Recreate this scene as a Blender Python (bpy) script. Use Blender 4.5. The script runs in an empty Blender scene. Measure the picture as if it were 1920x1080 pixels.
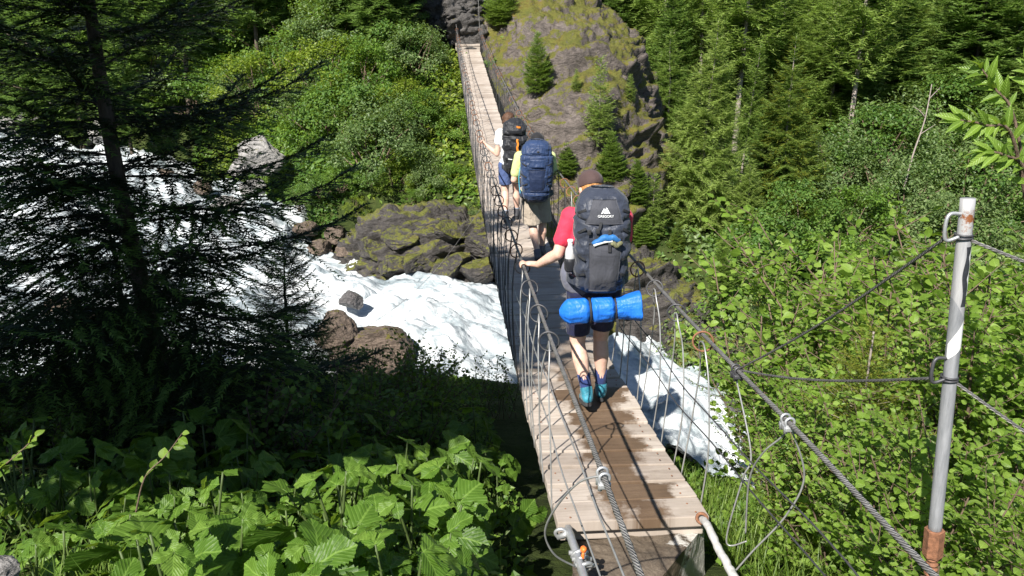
import bpy, bmesh, math, random
import numpy as np
from mathutils import Vector, Matrix, Euler

SC = bpy.context.scene
COL = SC.collection
R = math.radians
RNG = np.random.default_rng(7)
random.seed(7)

# ------------------------------------------------------------------ camera model
FPX = 1495.0
PITCH = R(17.0)
CP, SP = math.cos(PITCH), math.sin(PITCH)


def PX(px, py, Y):
    """world point seen at pixel (px,py) of the 1920x1080 photograph whose forward distance is Y"""
    a = (px - 960) / FPX
    b = (py - 540) / FPX
    fw, up = CP - b * SP, -b * CP - SP
    d = Y / fw
    return np.array([a * d, Y, up * d])


# ------------------------------------------------------------------ noise (numpy)
def _hash(ix, iy, iz, s=0):
    h = (ix.astype(np.int64) * 374761393 + iy.astype(np.int64) * 668265263 + iz.astype(np.int64) * 2147483647 + s * 974711) & 0xFFFFFFFF
    h = ((h ^ (h >> 13)) * 1274126177) & 0xFFFFFFFF
    h = ((h ^ (h >> 16)) * 2246822519) & 0xFFFFFFFF
    return ((h ^ (h >> 15)) & 0xFFFF).astype(np.float64) / 65535.0


def vnoise(P, s=0):
    P = np.asarray(P, float)
    i = np.floor(P)
    f = P - i
    f = f * f * f * (f * (f * 6 - 15) + 10)
    i = i.astype(np.int64)
    out = 0
    for dx in (0, 1):
        wx = f[:, 0] if dx else 1 - f[:, 0]
        for dy in (0, 1):
            wy = f[:, 1] if dy else 1 - f[:, 1]
            for dz in (0, 1):
                wz = f[:, 2] if dz else 1 - f[:, 2]
                out = out + wx * wy * wz * _hash(i[:, 0] + dx, i[:, 1] + dy, i[:, 2] + dz, s)
    return out * 2 - 1


def fbm(P, octv=4, s=0, gain=.5):
    P = np.asarray(P, float)
    a, out, tot = 1.0, 0, 0
    for k in range(octv):
        out = out + a * vnoise(P * 2.03 ** k + 17.3 * k, s + k)
        tot += a
        a *= gain
    return out / tot


def worley(P, s=0):
    """(distance to nearest feature, to second nearest, cell value)"""
    P = np.asarray(P, float)
    i = np.floor(P).astype(np.int64)
    d1 = np.full(len(P), 9.0)
    d2 = np.full(len(P), 9.0)
    cv = np.zeros(len(P))
    for dx in (-1, 0, 1):
        for dy in (-1, 0, 1):
            for dz in (-1, 0, 1):
                c = i + np.array([dx, dy, dz])
                q = np.c_[_hash(c[:, 0], c[:, 1], c[:, 2], s), _hash(c[:, 0], c[:, 1], c[:, 2], s + 1), _hash(c[:, 0], c[:, 1], c[:, 2], s + 2)]
                d = np.linalg.norm(c + q - P, axis=1)
                v = _hash(c[:, 0], c[:, 1], c[:, 2], s + 3)
                n = d < d1
                d2 = np.where(n, d1, np.minimum(d2, d))
                cv = np.where(n, v, cv)
                d1 = np.where(n, d, d1)
    return d1, d2, cv


def sstep(a, b, x):
    t = np.clip((x - a) / (b - a), 0, 1)
    return t * t * (3 - 2 * t)


# ------------------------------------------------------------------ mesh building
class MB:
    """collects pieces, builds ONE mesh object"""

    def __init__(self):
        self.V, self.F, self.M, self.A, self.n = [], [], [], [], 0

    def add(self, V, F, mi=0, attr=None):
        V = np.asarray(V, float).reshape(-1, 3)
        if not isinstance(F, (list, tuple)):
            F = [F]
        for f in F:
            f = np.asarray(f, np.int64)
            if f.size == 0:
                continue
            self.F.append(f + self.n)
            self.M.append(np.full(len(f), mi, np.int32))
        self.V.append(V)
        self.A.append(np.zeros((len(V), 3)) if attr is None else np.asarray(attr, float))
        self.n += len(V)
        return self

    def mesh(self, name, smooth=True, offset=None):
        V = np.concatenate(self.V)
        if offset is not None:
            V = V - np.asarray(offset)
        A = np.concatenate(self.A)
        me = bpy.data.meshes.new(name)
        me.vertices.add(len(V))
        me.vertices.foreach_set("co", V.ravel())
        nl = sum(f.size for f in self.F)
        me.loops.add(nl)
        me.loops.foreach_set("vertex_index", np.concatenate([f.ravel() for f in self.F]).astype(np.int32))
        tot = np.concatenate([np.full(len(f), f.shape[1], np.int32) for f in self.F])
        me.polygons.add(len(tot))
        me.polygons.foreach_set("loop_start", np.concatenate([[0], np.cumsum(tot)[:-1]]).astype(np.int32))
        me.polygons.foreach_set("material_index", np.concatenate(self.M))
        me.polygons.foreach_set("use_smooth", np.full(len(tot), smooth))
        if np.any(A):
            at = me.attributes.new("st", 'FLOAT_VECTOR', 'POINT')
            at.data.foreach_set("vector", A.ravel())
        me.update(calc_edges=True)
        me.validate()
        return me

    def build(self, name, mats, parent=None, smooth=True):
        off = None
        if parent is not None:
            off = wloc(parent)
        me = self.mesh(name, smooth, off)
        return link(name, me, mats, parent)


def wloc(o):
    p = np.array(o.location)
    while o.parent is not None:
        o = o.parent
        p = p + np.array(o.location)
    return p


def link(name, me, mats, parent=None):
    if not isinstance(mats, (list, tuple)):
        mats = [mats]
    if len(me.materials) == 0:
        for m in mats:
            me.materials.append(m)
    o = bpy.data.objects.new(name, me)
    COL.objects.link(o)
    if parent is not None:
        o.parent = parent
    return o


def tag(o, label=None, cat=None, group=None, kind=None):
    if label:
        o["label"] = label
    if cat:
        o["category"] = cat
    if group:
        o["group"] = group
    if kind:
        o["kind"] = kind
    return o


def thing(name, loc, label, cat, group=None):
    o = bpy.data.objects.new(name, None)
    o.empty_display_size = .1
    COL.objects.link(o)
    o.location = [float(v) for v in loc]
    return tag(o, label, cat, group)


def copy_tree(o, parent=None):
    c = o.copy()
    COL.objects.link(c)
    if parent is not None:
        c.parent = parent
    for ch in list(o.children):
        copy_tree(ch, c)
    return c


def frames(P):
    P = np.asarray(P, float)
    T = np.gradient(P, axis=0)
    T /= np.linalg.norm(T, axis=1)[:, None] + 1e-12
    up = np.array([0, 0, 1.0]) if abs(T[0, 2]) < .9 else np.array([1.0, 0, 0])
    n = np.cross(T[0], up)
    n /= np.linalg.norm(n)
    N = [n]
    for k in range(1, len(P)):
        n = n - T[k] * np.dot(n, T[k])
        n /= np.linalg.norm(n) + 1e-12
        N.append(n)
    N = np.array(N)
    return T, N, np.cross(T, N)


def tube(P, r, seg=8, cap=True, closed=False):
    P = np.asarray(P, float)
    n = len(P)
    r = np.broadcast_to(np.asarray(r, float), (n,))
    T, N, B = frames(P)
    a = np.arange(seg) * 2 * np.pi / seg
    V = P[:, None, :] + r[:, None, None] * (np.cos(a)[None, :, None] * N[:, None, :] + np.sin(a)[None, :, None] * B[:, None, :])
    V = V.reshape(-1, 3)
    i = np.arange(n - 1)[:, None] * seg
    j = np.arange(seg)[None, :]
    F = [np.stack([i + j, i + (j + 1) % seg, i + seg + (j + 1) % seg, i + seg + j], -1).reshape(-1, 4)]
    if closed:
        o = (n - 1) * seg
        j = np.arange(seg)
        F.append(np.stack([o + j, o + (j + 1) % seg, (j + 1) % seg, j], -1))
    elif cap:
        V = np.r_[V, P[:1], P[-1:]]
        c0, c1 = n * seg, n * seg + 1
        j = np.arange(seg)
        F.append(np.stack([np.full(seg, c0), (j + 1) % seg, j], -1))
        o = (n - 1) * seg
        F.append(np.stack([np.full(seg, c1), o + j, o + (j + 1) % seg], -1))
    return V, F


def torus(c, axis, Rr, r, n=20, seg=6):
    c = np.asarray(c, float)
    axis = np.asarray(axis, float)
    axis = axis / np.linalg.norm(axis)
    u = np.cross(axis, [0, 0, 1.0] if abs(axis[2]) < .9 else [1.0, 0, 0])
    u /= np.linalg.norm(u)
    v = np.cross(axis, u)
    a = np.arange(n) * 2 * np.pi / n
    P = c + Rr * (np.cos(a)[:, None] * u + np.sin(a)[:, None] * v)
    rad = np.cos(a)[:, None] * u + np.sin(a)[:, None] * v
    b = np.arange(seg) * 2 * np.pi / seg
    V = P[:, None, :] + r * (np.cos(b)[None, :, None] * rad[:, None, :] + np.sin(b)[None, :, None] * axis)
    V = V.reshape(-1, 3)
    i = np.arange(n)[:, None]
    j = np.arange(seg)[None, :]
    F = np.stack([i * seg + j, i * seg + (j + 1) % seg, ((i + 1) % n) * seg + (j + 1) % seg, ((i + 1) % n) * seg + j], -1).reshape(-1, 4)
    return V, F


def box(c, size, rot=None, bev=0.0):
    """box with chamfered vertical/horizontal edges (bmesh bevel)"""
    bm = bmesh.new()
    bmesh.ops.create_cube(bm, size=1.0)
    for v in bm.verts:
        v.co = Vector((v.co.x * size[0], v.co.y * size[1], v.co.z * size[2]))
    if bev > 0:
        bmesh.ops.bevel(bm, geom=list(bm.edges), offset=bev, segments=2, affect='EDGES', profile=.6)
    M = (rot.to_4x4() if rot is not None else Matrix.Identity(4))
    V = np.array([(M @ v.co)[:] for v in bm.verts]) + np.asarray(c, float)
    bm.verts.index_update()
    q = [[v.index for v in f.verts] for f in bm.faces]
    bm.free()
    byn = {}
    for f in q:
        byn.setdefault(len(f), []).append(f)
    return V, [np.array(v) for v in byn.values()]


def grid_faces(nu, nv, wrap_u=False):
    i = np.arange(nu if wrap_u else nu - 1)[:, None]
    j = np.arange(nv - 1)[None, :]
    i2 = (i + 1) % nu
    return np.stack([i * nv + j, i2 * nv + j, i2 * nv + j + 1, i * nv + j + 1], -1).reshape(-1, 4)


def ico(sub):
    bm = bmesh.new()
    bmesh.ops.create_icosphere(bm, subdivisions=sub, radius=1)
    V = np.array([v.co[:] for v in bm.verts])
    bm.verts.index_update()
    F = np.array([[v.index for v in f.verts] for f in bm.faces])
    bm.free()
    return V, F


def catmull(P, n):
    P = np.asarray(P, float)
    m = len(P)
    t = np.linspace(0, m - 1, n)
    i = np.minimum(t.astype(int), m - 2)
    u = (t - i)[:, None]
    p0, p1, p2, p3 = P[np.maximum(i - 1, 0)], P[i], P[i + 1], P[np.minimum(i + 2, m - 1)]
    return .5 * ((2 * p1) + (-p0 + p2) * u + (2 * p0 - 5 * p1 + 4 * p2 - p3) * u ** 2 + (-p0 + 3 * p1 - 3 * p2 + p3) * u ** 3)


# ------------------------------------------------------------------ materials
class NT:
    def __init__(self, name):
        self.m = bpy.data.materials.new(name)
        self.m.use_nodes = True
        self.t = self.m.node_tree
        self.t.nodes.clear()
        self.out = self.n('ShaderNodeOutputMaterial')

    def n(self, typ, **kw):
        nd = self.t.nodes.new(typ)
        for k, v in kw.items():
            setattr(nd, k, v)
        return nd

    def l(self, a, b):
        self.t.links.new(a, b)

    def coord(self, kind='Object', scale=None):
        tc = self.n('ShaderNodeTexCoord')
        if scale is None:
            return tc.outputs[kind]
        mp = self.n('ShaderNodeMapping')
        mp.inputs['Scale'].default_value = scale
        self.l(tc.outputs[kind], mp.inputs['Vector'])
        return mp.outputs[0]

    def noise(self, vec, scale, detail=4, rough=.6, dist=0.0):
        nd = self.n('ShaderNodeTexNoise')
        nd.inputs['Scale'].default_value = scale
        nd.inputs['Detail'].default_value = detail
        nd.inputs['Roughness'].default_value = rough
        nd.inputs['Distortion'].default_value = dist
        if vec is not None:
            self.l(vec, nd.inputs['Vector'])
        return nd.outputs[0]

    def ramp(self, fac, stops, interp='LINEAR'):
        nd = self.n('ShaderNodeValToRGB')
        cr = nd.color_ramp
        cr.interpolation = interp
        while len(cr.elements) < len(stops):
            cr.elements.new(.5)
        for e, (p, c) in zip(cr.elements, stops):
            e.position = p
            e.color = (c[0], c[1], c[2], 1) if not np.isscalar(c) else (c, c, c, 1)
        self.l(fac, nd.inputs[0])
        return nd.outputs[0]

    def mix(self, fac, a, b, typ='MIX'):
        nd = self.n('ShaderNodeMix', data_type='RGBA', blend_type=typ)
        for sock, v in ((nd.inputs[0], fac), (nd.inputs[6], a), (nd.inputs[7], b)):
            if hasattr(v, 'links'):
                self.l(v, sock)
            elif np.isscalar(v):
                sock.default_value = v
            else:
                sock.default_value = (*v[:3], 1)
        return nd.outputs[2]

    def math(self, op, a, b=None, clamp=False):
        nd = self.n('ShaderNodeMath', operation=op, use_clamp=clamp)
        for sock, v in zip(nd.inputs, (a, b)):
            if v is None:
                continue
            if hasattr(v, 'links'):
                self.l(v, sock)
            else:
                sock.default_value = v
        return nd.outputs[0]

    def bump(self, h, strength=.3, dist=.01):
        nd = self.n('ShaderNodeBump')
        nd.inputs['Strength'].default_value = strength
        nd.inputs['Distance'].default_value = dist
        self.l(h, nd.inputs['Height'])
        return nd.outputs[0]

    def bsdf(self, col, rough=.6, metal=0.0, normal=None, spec=.5, **kw):
        b = self.n('ShaderNodeBsdfPrincipled')
        for key, v in (('Base Color', col), ('Roughness', rough), ('Metallic', metal), ('Specular IOR Level', spec)):
            s = b.inputs[key]
            if hasattr(v, 'links'):
                self.l(v, s)
            elif key == 'Base Color':
                s.default_value = (*v[:3], 1)
            else:
                s.default_value = v
        for k, v in kw.items():
            b.inputs[k].default_value = v
        if normal is not None:
            self.l(normal, b.inputs['Normal'])
        self.l(b.outputs[0], self.out.inputs[0])
        return b


def cloth(name, col, var=.25, rough=.75, weave=500, fold=.5, coord_scale=1.0, sheen=.1):
    t = NT(name)
    c = t.coord()
    n1 = t.noise(c, 9 * coord_scale, 4, .6)
    n2 = t.noise(c, weave, 2, .5)
    lo = [v * (1 - var) for v in col]
    hi = [min(1, v * (1 + var)) for v in col]
    base = t.ramp(n1, [(.3, lo), (.7, hi)])
    base = t.mix(.25, base, t.ramp(n2, [(.35, [v * .7 for v in col]), (.65, [min(1, v * 1.3) for v in col])]))
    n3 = t.noise(c, 5 * coord_scale, 3, .5, 1.2)
    n4 = t.noise(t.coord('Object', (26 * coord_scale, 26 * coord_scale, 7 * coord_scale)), 1.0, 3, .5, .8)
    h = t.math('ADD', n3, t.math('MULTIPLY', n4, .35))
    b1 = t.bump(h, fold, .05)
    t.bsdf(base, rough, 0, b1, .3, **{'Sheen Weight': sheen})
    return t.m


def leafmat(name, stops, transl=.4, rough=.45, spec=.35, veins=False, tcol=None):
    """stops: dark, mid, light; per-leaf and per-plant variation"""
    t = NT(name)
    g = t.n('ShaderNodeNewGeometry')
    oi = t.n('ShaderNodeObjectInfo')
    r = t.math('ADD', t.math('MULTIPLY', g.outputs['Random Per Island'], .75), t.math('MULTIPLY', oi.outputs['Random'], .25))
    col = t.ramp(r, [(.05, stops[0]), (.5, stops[1]), (.95, stops[2])])
    nrm = None
    if veins:
        at = t.n('ShaderNodeAttribute', attribute_name='st')
        sx = t.n('ShaderNodeSeparateXYZ')
        t.l(at.outputs['Vector'], sx.inputs[0])
        u = t.math('ABSOLUTE', sx.outputs[0])
        ph = t.math('SUBTRACT', sx.outputs[1], t.math('MULTIPLY', u, .75))
        w = t.math('ABSOLUTE', t.math('SINE', t.math('MULTIPLY', ph, 26.0)))
        vein = t.math('LESS_THAN', w, .16)
        mid = t.math('LESS_THAN', u, .035)
        vv = t.math('MAXIMUM', vein, mid)
        col = t.mix(t.math('MULTIPLY', vv, .35), col, [min(1, c * 1.8 + .02) for c in stops[2]])
        hh = t.math('ADD', t.math('MULTIPLY', w, .6), t.noise(t.coord(), 60, 3))
        nrm = t.bump(hh, .5, .004)
    b = t.bsdf(col, rough, 0, nrm, spec)
    tr = t.n('ShaderNodeBsdfTranslucent')
    tc = t.mix(.55, col, tcol if tcol is not None else (.30, .42, .02), 'MIX')
    t.l(tc, tr.inputs[0])
    if nrm is not None:
        t.l(nrm, tr.inputs['Normal'])
    mx = t.n('ShaderNodeMixShader')
    mx.inputs[0].default_value = transl
    t.l(b.outputs[0], mx.inputs[1])
    t.l(tr.outputs[0], mx.inputs[2])
    t.l(mx.outputs[0], t.out.inputs[0])
    return t.m


def simple(name, col, rough=.5, metal=0.0, var=.2, scale=20, bump=.15, spec=.5):
    t = NT(name)
    c = t.coord()
    n1 = t.noise(c, scale, 5, .65)
    base = t.ramp(n1, [(.3, [v * (1 - var) for v in col]), (.7, [min(1, v * (1 + var)) for v in col])])
    t.bsdf(base, rough, metal, t.bump(n1, bump, .01), spec)
    return t.m


def bark(name, a, b, scale=8.0, stretch=.25):
    t = NT(name)
    c = t.coord('Object', (scale, scale, scale * stretch))
    n1 = t.noise(c, 2.0, 6, .7, .5)
    col = t.ramp(n1, [(.3, a), (.7, b)])
    t.bsdf(col, .85, 0, t.bump(n1, .8, .02), .2)
    return t.m
# ------------------------------------------------------------------ world, sun, camera
SUN = np.array([.52, .95, -1.0])
SUN /= np.linalg.norm(SUN)
w = bpy.data.worlds.new("World")
SC.world = w
w.use_nodes = True
nt = w.node_tree
nt.nodes.clear()
sky = nt.nodes.new('ShaderNodeTexSky')
sky.sky_type = 'NISHITA'
sky.sun_disc = False
sky.sun_elevation = math.asin(-SUN[2])
sky.sun_rotation = math.atan2(-SUN[0], -SUN[1])
sky.altitude = 1500
sky.air_density = 1.0
sky.dust_density = .6
bg = nt.nodes.new('ShaderNodeBackground')
bg.inputs[1].default_value = .065
wo = nt.nodes.new('ShaderNodeOutputWorld')
nt.links.new(sky.outputs[0], bg.inputs[0])
nt.links.new(bg.outputs[0], wo.inputs[0])

sl = bpy.data.lights.new('sun', 'SUN')
sl.energy = 5.0
sl.angle = R(.5)
sl.color = (1.0, .95, .87)
so = bpy.data.objects.new('sun', sl)
COL.objects.link(so)
so.rotation_euler = Vector(SUN).to_track_quat('-Z', 'Y').to_euler()
so.location = (-20, -34, 40)

cam = bpy.data.cameras.new('camera')
cam.sensor_width = 36
cam.lens = FPX / 1920 * 36
cam.clip_start = .05
cam.clip_end = 1000
co = bpy.data.objects.new('camera', cam)
COL.objects.link(co)
co.location = (0, 0, 0)
co.rotation_euler = (math.pi / 2 - PITCH, 0, 0)
SC.camera = co

SC.view_settings.view_transform = 'Standard'
SC.view_settings.look = 'None'
SC.view_settings.exposure = 1.1
SC.view_settings.gamma = 1
SC.view_settings.use_curve_mapping = False
SC.cycles.max_bounces = 6
SC.cycles.diffuse_bounces = 3
SC.cycles.glossy_bounces = 2
SC.cycles.transmission_bounces = 4
SC.cycles.transparent_max_bounces = 4
SC.cycles.caustics_reflective = False
SC.cycles.caustics_refractive = False
SC.cycles.sample_clamp_indirect = 6

# ------------------------------------------------------------------ bridge deck centre line (metres)
def deckX(Y):
    return .9588 - .07767 * Y - .000177 * Y * Y


def deckZ(Y):
    return -1.928 - .18789 * Y + .012909 * Y ** 2 - .0001638 * Y ** 3


DECK0, DECK1, DW = 3.76, 31.3, .84


def deck_frame(Y):
    t = np.array([-.07767 - .000354 * Y, 1.0, -.18789 + .025818 * Y - .0004914 * Y * Y])
    t /= np.linalg.norm(t)
    n = np.array([t[1], -t[0], 0])
    n /= np.linalg.norm(n)
    return np.array([deckX(Y), Y, deckZ(Y)]), t, n, np.cross(n, t)


# ------------------------------------------------------------------ river course and terrain height
RIV = catmull(np.array([
    (-70, 48, -1.2, 8), (-42, 39.2, -2.6, 7.5), (-20.5, 27.5, -4.3, 7.6), (-9.8, 20.3, -5.4, 6.0), (-5.6, 19.1, -5.8, 4.4),
    (-2.8, 18.8, -6.2, 3.9), (0, 18.3, -6.6, 3.7), (4.4, 16.8, -7.5, 2.8), (8, 14.5, -8.6, 2.4),
    (13, 11.2, -10.3, 2.8), (23, 7.5, -13, 2.8), (40, 2, -17, 3)]), 260)


def river_at(X, Y):
    """signed distance beyond the water's edge (far side +1 / near side -1), water level"""
    out_d = np.empty_like(X)
    out_s = np.empty_like(X)
    out_l = np.empty_like(X)
    T = np.gradient(RIV[:, :2], axis=0)
    for k in range(0, len(X), 20000):
        x, y = X[k:k + 20000], Y[k:k + 20000]
        dx = x[:, None] - RIV[None, :, 0]
        dy = y[:, None] - RIV[None, :, 1]
        d = dx * dx + dy * dy
        i = d.argmin(1)
        r = np.arange(len(x))
        out_d[k:k + 20000] = np.sqrt(d[r, i]) - RIV[i, 3]
        out_s[k:k + 20000] = np.sign(T[i, 0] * dy[r, i] - T[i, 1] * dx[r, i])
        out_l[k:k + 20000] = RIV[i, 2]
    return out_d, out_s, out_l


def smin(a, b, k):
    h = np.clip(.5 + .5 * (b - a) / k, 0, 1)
    return b * (1 - h) + a * h - k * h * (1 - h)


def H(X, Y, rough=True):
    X = np.atleast_1d(np.asarray(X, float))
    Y = np.atleast_1d(np.asarray(Y, float))
    d, s, l = river_at(X, Y)
    P2 = np.c_[X, Y, np.zeros_like(X)]
    nb = fbm(P2 * .35, 4, 3)
    nf = fbm(P2 * 1.7, 3, 9)
    dn = np.maximum(d, 0)
    # near bank: sloping shoulder, cut down to the water
    sl_ = .32 + .0 * X
    plane = -1.68 - sl_ * Y - .05 * np.maximum(X - 2, 0)
    plane = plane - .20 * np.clip(X - .9, 0, 3) * np.clip(Y - 4, 0, 9) / 2
    plane = np.where(Y < 0, -1.68 - .1 * Y, plane)
    cut = l + .5 + np.where(X > 1, .95, .55) * dn
    near = smin(plane, cut, .8) + (.16 * nb + .05 * nf if rough else 0)
    # far bank
    right = sstep(1.0, 6.0, X)
    left = sstep(-9, -22, X)
    bank_l = l + 1.9 * sstep(0, 1.1, dn) + .62 * np.maximum(dn - .9, 0)
    bank_ll = l + .9 * sstep(0, 1.4, dn) + .38 * np.maximum(dn - .9, 0)
    bank_r = l + 1.4 * sstep(0, 1.2, dn) + .10 * np.minimum(dn, 26) + .50 * np.maximum(dn - 26, 0)
    far = bank_l * (1 - right) * (1 - left) + bank_ll * left * (1 - right) + bank_r * right
    far = far + (.5 * nb + .12 * nf) * sstep(0, 3, dn)
    z = np.where(s > 0, far, near)
    # the bank is kept clear below the deck and its landing
    lat = np.abs(X - deckX(Y))
    k = (1 - sstep(.75, 2.2, lat)) * (Y > 20) * (1 - sstep(32.3, 33.4, Y))
    z = z + k * (np.minimum(z, deckZ(np.minimum(Y, 33.4)) - .45) - z)
    bed = l - .7 + .25 * nf
    return np.where(d < 0, bed, z)


def Hs(x, y):
    return float(H(x, y)[0])


# ------------------------------------------------------------------ rock + ground materials
def rockmat(name, base, moss=.5, mosscol=((.050, .062, .010), (.135, .120, .015), (.18, .100, .020)), scale=1.0, mossz=.35, wet=0.0):
    t = NT(name)
    c = t.coord()
    n1 = t.noise(c, 1.1 * scale, 8, .68, .4)
    n2 = t.noise(c, 7 * scale, 6, .7)
    mp = t.n('ShaderNodeMapping')
    mp.inputs['Rotation'].default_value = (R(28), R(24), R(-20))
    mp.inputs['Scale'].default_value = (.8 * scale, 1.0 * scale, 1.9 * scale)
    t.l(c, mp.inputs['Vector'])
    st_ = t.noise(mp.outputs[0], 1.5, 9, .72, .9)          # fracture streaks along the bedding
    st2 = t.noise(mp.outputs[0], 5.0, 6, .7, .5)
    crk = t.math('ABSOLUTE', t.math('SUBTRACT', st_, .5))
    crack = t.ramp(crk, [(0.0, .30), (.018, .8), (.05, 1.0)])
    crk2 = t.math('ABSOLUTE', t.math('SUBTRACT', st2, .47))
    crack2 = t.ramp(crk2, [(0.0, .5), (.02, 1.0)])
    lo = [v * .40 for v in base]
    hi = [min(1, v * 1.6) for v in base]
    col = t.ramp(n1, [(.28, lo), (.5, base), (.72, hi)])
    col = t.mix(.5, col, t.ramp(n2, [(.3, [v * .4 for v in base]), (.7, [min(1, v * 1.8) for v in base])]))
    col = t.mix(.8, col, crack, 'MULTIPLY')
    col = t.mix(.6, col, crack2, 'MULTIPLY')
    h = t.math('ADD', t.math('MULTIPLY', n2, .5), t.math('ADD', t.math('MULTIPLY', st_, 1.4), t.math('MULTIPLY', st2, .5)))
    nb_ = t.bump(h, .9, .12)
    rough = .75
    if moss > 0:
        g = t.n('ShaderNodeNewGeometry')
        sx = t.n('ShaderNodeSeparateXYZ')
        t.l(g.outputs['Normal'], sx.inputs[0])
        nm = t.noise(c, .9 * scale, 6, .72, .6)
        mk = t.math('ADD', t.math('MULTIPLY', sx.outputs[2], mossz), nm)
        mk = t.math('ADD', mk, t.math('MULTIPLY', t.math('SUBTRACT', n2, .5), .7))
        mk = t.math('ADD', mk, t.math('MULTIPLY', t.math('SUBTRACT', t.noise(c, 22, 4, .7), .5), .35))
        mask = t.ramp(mk, [(.98 - moss * .5, 0.0), (1.04 - moss * .5, 1.0)])
        mc = t.ramp(t.noise(c, 2.4 * scale, 5, .7), [(.3, mosscol[0]), (.52, mosscol[1]), (.72, mosscol[2])])
        mc = t.mix(t.ramp(t.noise(c, 5.5 * scale, 6, .75), [(.52, 0.0), (.66, .75)]), mc, (.055, .040, .018))
        mc = t.mix(.5, mc, t.ramp(t.noise(c, 26, 4, .7), [(.3, [v * .4 for v in mosscol[1]]), (.7, [v * 1.5 for v in mosscol[1]])]))
        col = t.mix(mask, col, mc)
    t.bsdf(col, rough - .35 * wet, 0, nb_, .35 + wet * .3)
    return t.m


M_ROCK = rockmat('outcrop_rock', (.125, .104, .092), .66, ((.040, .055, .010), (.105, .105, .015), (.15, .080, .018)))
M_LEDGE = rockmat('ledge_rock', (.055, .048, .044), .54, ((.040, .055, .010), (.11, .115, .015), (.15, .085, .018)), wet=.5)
M_BOULD = rockmat('boulder_grey', (.33, .315, .30), .12, scale=1.5)
M_BOULDB = rockmat('boulder_brown', (.155, .118, .092), .22, scale=1.6)
M_WETROCK = rockmat('boulder_wet', (.11, .10, .10), .1, scale=1.6, wet=1)

t = NT('ground_soil')
c = t.coord()
n1 = t.noise(c, .8, 8, .7)
n2 = t.noise(c, 9, 6, .7)
col = t.ramp(n1, [(.3, (.016, .026, .007)), (.5, (.035, .060, .012)), (.7, (.060, .065, .022))])
col = t.mix(.5, col, t.ramp(n2, [(.3, (.012, .014, .007)), (.7, (.07, .085, .025))]))
t.bsdf(col, .95, 0, t.bump(n2, 1.0, .08), .1)
M_GROUND = t.m

# rough rocky path climbing from the far bridge end is built with the rocks
# terrain sheet
gx = np.concatenate([np.linspace(-95, -26, 60), np.linspace(-25.5, -8.2, 60), np.linspace(-8, 12, 150), np.linspace(12.3, 36, 60), np.linspace(37, 95, 50)])
gy = np.concatenate([np.linspace(-40, -3, 30), np.linspace(-2.8, 38, 300), np.linspace(38.4, 130, 110)])
GX, GY = np.meshgrid(gx, gy, indexing='ij')
gz = H(GX.ravel(), GY.ravel())
ground = MB().add(np.c_[GX.ravel(), GY.ravel(), gz], grid_faces(len(gx), len(gy))).build('ground', M_GROUND)
tag(ground, 'steep green and brown valley banks either side of the river', 'ground', kind='structure')

# ------------------------------------------------------------------ river water
t = NT('white_water')
at = t.n('ShaderNodeAttribute', attribute_name='st')
mp = t.n('ShaderNodeMapping')
mp.inputs['Scale'].default_value = (.55, 1.35, 1)
t.l(at.outputs['Vector'], mp.inputs['Vector'])
n1 = t.noise(mp.outputs[0], .62, 7, .66, 1.2)
n2 = t.noise(mp.outputs[0], 3.0, 6, .62, .6)
n3 = t.noise(at.outputs['Vector'], 16, 5, .7)
k = t.math('ADD', t.math('MULTIPLY', n1, .62), t.math('MULTIPLY', n2, .38))
col = t.ramp(k, [(.35, (.055, .075, .085)), (.43, (.19, .23, .25)), (.495, (.38, .42, .44)), (.58, (.60, .62, .63))])
col = t.mix(.12, col, t.ramp(n3, [(.35, (.25, .30, .33)), (.6, (.62, .64, .65))]))
h = t.math('ADD', t.math('MULTIPLY', n2, .7), t.math('MULTIPLY', n3, .12))
rg = t.ramp(k, [(.36, .15), (.5, .7)])
t.bsdf(col, rg, 0, t.bump(h, .7, .18), .35)
M_WATER = t.m

ns, nt_ = 900, 110
cl = catmull(RIV, ns)
T2 = np.gradient(cl[:, :2], axis=0)
T2 /= np.linalg.norm(T2, axis=1)[:, None]
N2 = np.c_[-T2[:, 1], T2[:, 0]]
sarc = np.r_[0, np.cumsum(np.linalg.norm(np.diff(cl[:, :2], axis=0), axis=1))]
tt = np.linspace(-1.22, 1.22, nt_)
S_, U_ = np.meshgrid(sarc, tt, indexing='ij')
Wd = np.repeat(cl[:, 3:4], nt_, 1) * U_
WX = cl[:, 0:1] + N2[:, 0:1] * Wd
WY = cl[:, 1:2] + N2[:, 1:2] * Wd
Pn = np.c_[S_.ravel() * .55, Wd.ravel() * .9, np.zeros(S_.size)]
wz = .42 * fbm(Pn * .8, 3, 21) + .40 * (np.abs(fbm(Pn * 1.9, 4, 33)) - .25) + .04 * fbm(Pn * 6.0, 3, 41)
steps = .16 * np.sin(S_ * 1.35 + 2.0 * np.sin(Wd * .5)).ravel()
WZ = np.repeat(cl[:, 2], nt_) + wz * 1.35 + steps
water = MB().add(np.c_[WX.ravel(), WY.ravel(), WZ], grid_faces(ns, nt_), attr=np.c_[S_.ravel(), Wd.ravel(), WZ]).build('river', M_WATER)
tag(water, 'foaming white river rushing beneath the footbridge', 'river', kind='structure')


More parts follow.
